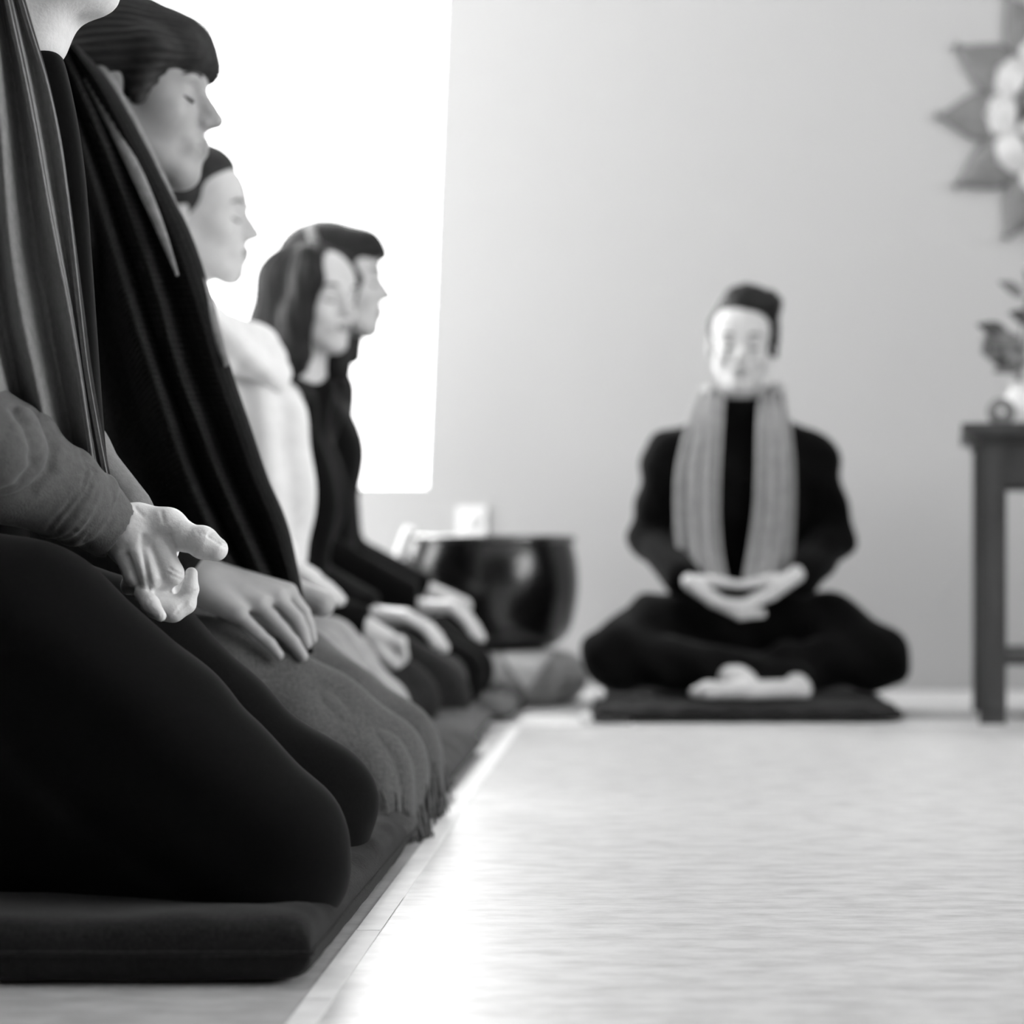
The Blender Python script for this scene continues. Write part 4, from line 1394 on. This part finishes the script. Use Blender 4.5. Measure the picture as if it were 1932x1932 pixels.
# ================================================================== sitter 4, long dark hair, face turned partly to the camera
Y4 = 3.95
yw = math.radians(38)
f4 = np.array([math.cos(yw), -math.sin(yw), -0.05])
h4 = Head(W(640, 664, 3.92) - f4 * 0.068 + [0, 0, 0.102], f4, (0, 0, 1), 0.87)
P4 = kneel_joints(Y4, h4, -0.72, 0.21, -0.43, 0.088, 0.115)
P4['neck'] = np.array([h4.c[0] - 0.035, Y4 + 0.01, h4.c[2] - 0.165])
for s_ in (-1, 1):
    P4['sh'][s_] = np.array([P4['neck'][0] - 0.005, Y4 + s_ * 0.16, P4['neck'][2] - 0.05])
P4['chest'] = np.array([-0.665, Y4, 0.46])
P4['knee'][1] = np.array([-0.385, Y4 + 0.115, 0.092])
P4['el'] = {-1: np.array([-0.72, 3.76, 0.34]), 1: np.array([-0.70, 4.13, 0.34])}
P4['wr'] = {-1: W(688, 1190, 3.80), 1: W(702, 1160, 3.92)}
F = Field((-0.98, 3.68, 0.02), (-0.28, 4.24, 0.98), 0.0045)
torso(F, P4, -0.02)
for s_ in (-1, 1):
    arm(F, P4, s_, -0.012)
kneel_legs(F, P4, -0.014)
h4.face(F, P4['neck'], 0.05)
hand4(F, P4['wr'][1], W(765, 1162, 3.92), W(808, 1185, 3.91), W(838, 1224, 3.90), (0, 0.06, 0.004), 0.009)
F.cone(P4['wr'][-1], W(722, 1212, 3.80), 0.027, 0.028, 0.015)
F.chain([W(712, 1200, 3.785), W(755, 1212, 3.78), W(762, 1240, 3.79)], [0.014, 0.012, 0.010], 0.005)
F.chain([W(715, 1225, 3.78), W(742, 1250, 3.785), W(758, 1254, 3.80)], [0.014, 0.012, 0.010], 0.005)
Vb, Qb = F.skin(1)
mb = h4.paint(Vb, Qb)
p4 = person_at(Y4, -0.72, 'kneeling person with long loose dark hair and black top, face turned partly to the camera', [(Vb, Qb, mb), *h4.brows()], M['skin_pale'])
F = Field((-0.98, 3.66, 0.0), (-0.27, 4.26, 0.40), 0.006)
kneel_legs(F, P4, 0.0, (0.092, 0.080, 0.066))
F.half((0, 0, 0.03), (0, 0, -1))
solid('trousers', F, M['trouser'], p4, 2, lambda V: 0.007 * np.sin(V[:, 1] * 55 + V[:, 0] * 30 + V[:, 2] * 40))
F = Field((-0.98, 3.66, 0.14), (-0.48, 4.26, 0.78), 0.0055)
torso(F, P4, 0.002)
for s_ in (-1, 1):
    arm(F, P4, s_, 0.012, upto=0.93)
F.ell(W(592, 690, 3.84), (0.03, 0.06, 0.05), 0.01, None, True)
F.half(P4['neck'] + LO(0, 0, 0.03), (0.3, -0.3, 1), 0.004)
solid('black_top', F, M['black'], p4, 2, lambda V: 0.004 * np.sin(V[:, 0] * 60 + V[:, 1] * 40 + V[:, 2] * 14))
F = Field((-0.80, 3.78, 0.52), (-0.46, 4.10, 0.99), 0.004)
h4.e(F, (-0.024, 0, 0.040), (0.106, 0.090, 0.086), 0.01)
h4.e(F, (0.105, 0, -0.06), (0.072, 0.052, 0.125), 0.01, True)
for y in (-1, 1):
    if y < 0:
        pts = [h4.p(0.035, -0.055, 0.085), h4.p(0.052, -0.070, 0.03), h4.p(0.036, -0.080, -0.05), h4.p(0.02, -0.078, -0.13), h4.p(0.0, -0.075, -0.19)]
        F.chain(pts, [0.022, 0.026, 0.028, 0.032, 0.026], 0.02)
    else:
        pts = [h4.p(0.045, 0.045, 0.085), h4.p(0.060, 0.062, 0.045), h4.p(0.025, 0.078, -0.02), h4.p(0.01, 0.075, -0.09), h4.p(0.02, 0.068, -0.15)]
        F.chain(pts, [0.016, 0.012, 0.012, 0.02, 0.02], 0.015)
    F.chain([h4.p(-0.04, y * 0.055, 0.03), h4.p(-0.055, y * 0.055, -0.08), h4.p(-0.06, y * 0.05, -0.22)], [0.05, 0.05, 0.036], 0.03)
solid('hair', F, M['hair'], p4, 1, lambda V: 0.0015 * np.sin(np.arctan2(V[:, 1] - h4.c[1], V[:, 0] - h4.c[0]) * 34 + V[:, 2] * 12))

# ================================================================== sitter 5, farthest of the row
Y5 = 4.45
h5 = Head(W(738, 561, Y5) + [-0.1185, 0, 0.033], (1, 0.0, 0.0), (0, 0, 1), 1.0)
P5 = kneel_joints(Y5, h5, -0.72, 0.24, -0.375, 0.098, 0.12)
P5['el'] = {-1: np.array([-0.66, 4.24, 0.36]), 1: np.array([-0.66, 4.66, 0.36])}
P5['wr'] = {-1: W(798, 1147, 4.30), 1: np.array([-0.46, 4.55, 0.27])}
F = Field((-0.98, 4.12, 0.02), (-0.27, 4.78, 1.10), 0.0045)
torso(F, P5, -0.02)
for s_ in (-1, 1):
    arm(F, P5, s_, -0.012)
kneel_legs(F, P5, -0.014)
h5.face(F, P5['neck'], 0.052)
hand4(F, P5['wr'][-1], W(852, 1144, 4.30), W(882, 1168, 4.29), W(907, 1205, 4.28), (0, 0.066, 0.004), 0.0095)
F.cone(P5['wr'][1], P5['wr'][1] + [0.09, -0.02, -0.03], 0.026, 0.018, 0.01)
Vb, Qb = F.skin(1)
mb = h5.paint(Vb, Qb)
p5 = person_at(Y5, -0.72, 'kneeling dark-haired person in black at the far end of the row, partly hidden', [(Vb, Qb, mb), *h5.brows()], M['skin_pale'])
F = Field((-1.0, 4.10, 0.0), (-0.26, 4.80, 0.44), 0.006)
kneel_legs(F, P5, 0.0)
F.half((0, 0, 0.035), (0, 0, -1))
solid('trousers', F, M['black'], p5, 2)
F = Field((-1.0, 4.08, 0.18), (-0.44, 4.82, 0.88), 0.0055)
torso(F, P5, 0.004)
for s_ in (-1, 1):
    arm(F, P5, s_, 0.014, upto=0.94)
F.half(P5['neck'] + LO(0, 0, 0.04), (0.3, 0, 1), 0.004)
solid('black_coat', F, M['black'], p5, 2)
F = Field((-0.84, 4.28, 0.72), (-0.48, 4.62, 1.10), 0.0045)
h5.e(F, (-0.02, 0, 0.045), (0.108, 0.09, 0.088), 0.01)
h5.e(F, (0.058, 0, 0.070), (0.048, 0.062, 0.045), 0.02)
h5.cn(F, (0.098, -0.03, 0.062), (0.098, 0.03, 0.062), 0.010, 0.010, 0.02)
h5.e(F, (0.112, 0, -0.055), (0.070, 0.13, 0.105), 0.006, True)
for y in (-1, 1):
    F.chain([h5.p(0.0, y * 0.076, 0.02), h5.p(0.008, y * 0.08, -0.06), h5.p(0.022, y * 0.066, -0.11), h5.p(0.026, y * 0.062, -0.15)], [0.022, 0.024, 0.024, 0.022], 0.02)
solid('hair', F, M['hair'], p5, 1)
a = np.linspace(-2.2, 2.2, 15)
V, Q = tube([h5.p(-0.03 - 0.095 * math.cos(x) * 0.2, 0.092 * math.sin(x), 0.068 + 0.052 * math.cos(x)) for x in a * 0.75], 0.010, 8, 60, 0.6)
new_obj('hair_band', mesh_np('hair_band', V, Q), M['trim'], p5)

# ================================================================== sitter 6, cross-legged, facing the camera
Y6 = 4.65
X6 = W(1399, 0, Y6)[0]
h6 = Head((X6, Y6, W(0, 742, Y6)[2] + 0.118 * .90), (-0.06, -1, -0.06), (0.02, 0, 1), 0.90)
P6 = {'face': 'y', 'lat': np.array([1.0, 0, 0])}
P6['neck'] = np.array([X6, 4.69, 0.655])
P6['pelvis'] = np.array([X6, 4.73, 0.175])
P6['chest'] = np.array([X6, 4.70, 0.50])
P6['sh'] = {s_: np.array([X6 + s_ * 0.152, 4.70, 0.562]) for s_ in (-1, 1)}
P6['el'] = {-1: W(1232, 1015, 4.70), 1: W(1568, 1015, 4.70)}
P6['wr'] = {-1: W(1293, 1098, 4.50), 1: W(1512, 1093, 4.50)}
KN = {-1: np.array([W(1160, 0, 4.48)[0], 4.48, 0.132]), 1: np.array([W(1655, 0, 4.50)[0], 4.50, 0.130])}
HP = {s_: np.array([X6 + s_ * 0.10, 4.68, 0.185]) for s_ in (-1, 1)}
AN = {-1: np.array([X6 + 0.10, 4.40, 0.085]), 1: np.array([X6 - 0.08, 4.45, 0.09])}


def cross_legs(F, g):
    for s_ in (-1, 1):
        F.chain([HP[s_], (HP[s_] * .5 + KN[s_] * .5) + [0, 0, 0.016], KN[s_]], [0.098 + g, 0.086 + g, 0.070 + g], 0.03)
        F.chain([KN[s_], KN[s_] * 0.5 + AN[s_] * 0.5, AN[s_]], [0.064 + g, 0.050 + g, 0.034 + g], 0.03)


F = Field((-0.20, 4.26, 0.05), (0.68, 4.90, 0.98), 0.0042)
torso(F, P6, -0.02)
for s_ in (-1, 1):
    arm(F, P6, s_, -0.012)
cross_legs(F, -0.012)
h6.face(F, P6['neck'], 0.05)
# feet: one across the front, the other behind it with its heel up
F.chain([AN[-1], LO(X6 + 0.105, 4.345, 0.070), LO(X6 + 0.0, 4.325, 0.068), LO(X6 - 0.085, 4.33, 0.066), LO(X6 - 0.112, 4.335, 0.064)], [0.026, 0.022, 0.021, 0.020, 0.012], 0.015)
F.chain([AN[1], LO(X6 - 0.02, 4.37, 0.09), LO(X6 + 0.0, 4.345, 0.094)], [0.028, 0.026, 0.014], 0.015)
# hands laid in each other, thumbs touching
y6 = 4.46
for i in range(4):
    o = LO(0, 0.014 * (i - 1.5), 0.002 * i)
    F.chain([W(1300, 1100, y6) + o, W(1345, 1132, y6) + o, W(1395, 1160, y6 - .012) + o, W(1438, 1158, y6 - .01) + o], [0.0155, 0.014, 0.0105, 0.008], 0.005)
    o = LO(0, 0.014 * (i - 1.5) - 0.004, 0.012 + 0.002 * i)
    F.chain([W(1503, 1096, y6) + o, W(1455, 1130, y6) + o, W(1405, 1156, y6 - .012) + o, W(1362, 1150, y6 - .01) + o], [0.0155, 0.014, 0.0105, 0.008], 0.005)
F.chain([W(1312, 1098, y6), W(1345, 1096, y6 - .02), W(1392, 1103, y6 - .028)], [0.016, 0.012, 0.009], 0.006)
F.chain([W(1490, 1094, y6), W(1450, 1094, y6 - .02), W(1400, 1103, y6 - .028)], [0.016, 0.012, 0.009], 0.006)
Vb, Qb = F.skin(1)
mb = h6.paint(Vb, Qb)
p6 = person_at(Y6, X6, 'cross-legged person facing the camera by the far wall, black clothes and grey scarf', [(Vb, Qb, mb), *h6.brows()], M['skin_far'])
F = Field((-0.22, 4.30, 0.0), (0.70, 4.92, 0.36), 0.006)
cross_legs(F, 0.0)
F.ell(P6['pelvis'] + LO(0, -0.01, -0.01), (0.18, 0.14, 0.12), 0.04)
F.half((0, 0, 0.056), (0, 0, -1))
F.ell(LO(X6, 4.315, 0.07), (0.135, 0.05, 0.036), 0.01, None, True)
solid('trousers', F, M['black'], p6, 2, lambda V: 0.004 * np.sin(V[:, 0] * 60 + V[:, 2] * 50))
F = Field((-0.10, 4.42, 0.16), (0.58, 4.90, 0.76), 0.0055)
torso(F, P6, 0.004)
for s_ in (-1, 1):
    arm(F, P6, s_, 0.016, upto=0.92)
F.cone(P6['neck'] - LO(0, 0, 0.01), h6.p(-0.025, 0, -0.115), 0.062, 0.058, 0.02)
F.half(h6.p(0, 0, -0.125), (0, -0.35, 1), 0.004)
solid('sweater', F, M['black'], p6, 2, lambda V: 0.003 * np.sin(V[:, 2] * 70 + V[:, 0] * 40))
sc = {
    -1: ([(1322, 1364), (1300, 1360), (1280, 1356), (1276, 1354), (1280, 1358), (1290, 1368)]),
    1: ([(1436, 1476), (1432, 1488), (1430, 1496), (1426, 1497), (1416, 1494), (1405, 1490)]),
}
rws = [738, 800, 880, 960, 1030, 1092]
yb6 = [4.625, 4.575, 4.560, 4.560, 4.555, 4.535]
for s_ in (-1, 1):
    rails = []
    for k in range(7):
        t = k / 6
        dy = (0.010 if k % 2 else -0.006)
        rails.append([W(a_ + (b2 - a_) * t, y, yy - 0.004 + dy + 0.03 * abs(t - 0.5) * (1 if (t - .5) * s_ > 0 else 0.2)) for (a_, b2), y, yy in zip(sc[s_], rws, yb6)])
    V, Q = sheet(rails, 50, 60, 0.006)
    if s_ == -1:
        new_obj('scarf_end', mesh_np('scarf_end', V, Q), M['scarf'], p6)
    else:
        new_obj('scarf_end', mesh_np('scarf_end', V, Q), M['scarf'], p6)
V, Q = tube([W(1345, 745, 4.62), W(1336, 735, 4.68), LO(X6, 4.755, 0.700), W(1466, 735, 4.68), W(1456, 745, 4.62)], [0.012, 0.015, 0.016, 0.015, 0.012], 14, 60)
new_obj('scarf_loop', mesh_np('scarf_loop', V, Q), M['scarf'], p6)
F = Field((0.08, 4.48, 0.68), (0.40, 4.80, 1.0), 0.004)
h6.e(F, (-0.02, 0, 0.038), (0.096, 0.082, 0.084), 0.01)
h6.e(F, (0.115, 0.006, -0.028), (0.10, 0.075, 0.098), 0.010, True)
h6.e(F, (0.01, 0.014, 0.100), (0.068, 0.064, 0.046), 0.02)
h6.e(F, (0.02, 0.064, 0.100), (0.045, 0.034, 0.034), 0.015)
h6.e(F, (0.035, 0.01, 0.122), (0.04, 0.05, 0.026), 0.015)
h6.cn(F, (0.0, 0.075, 0.06), (-0.005, 0.08, -0.02), 0.018, 0.012, 0.02)
F.half(h6.p(0, 0, -0.07), -h6.u, 0.01)
solid('hair', F, M['hair'], p6, 1, lambda V: 0.003 * np.sin(V[:, 0] * 160) * np.sin(V[:, 2] * 150) * np.sin(V[:, 1] * 140))
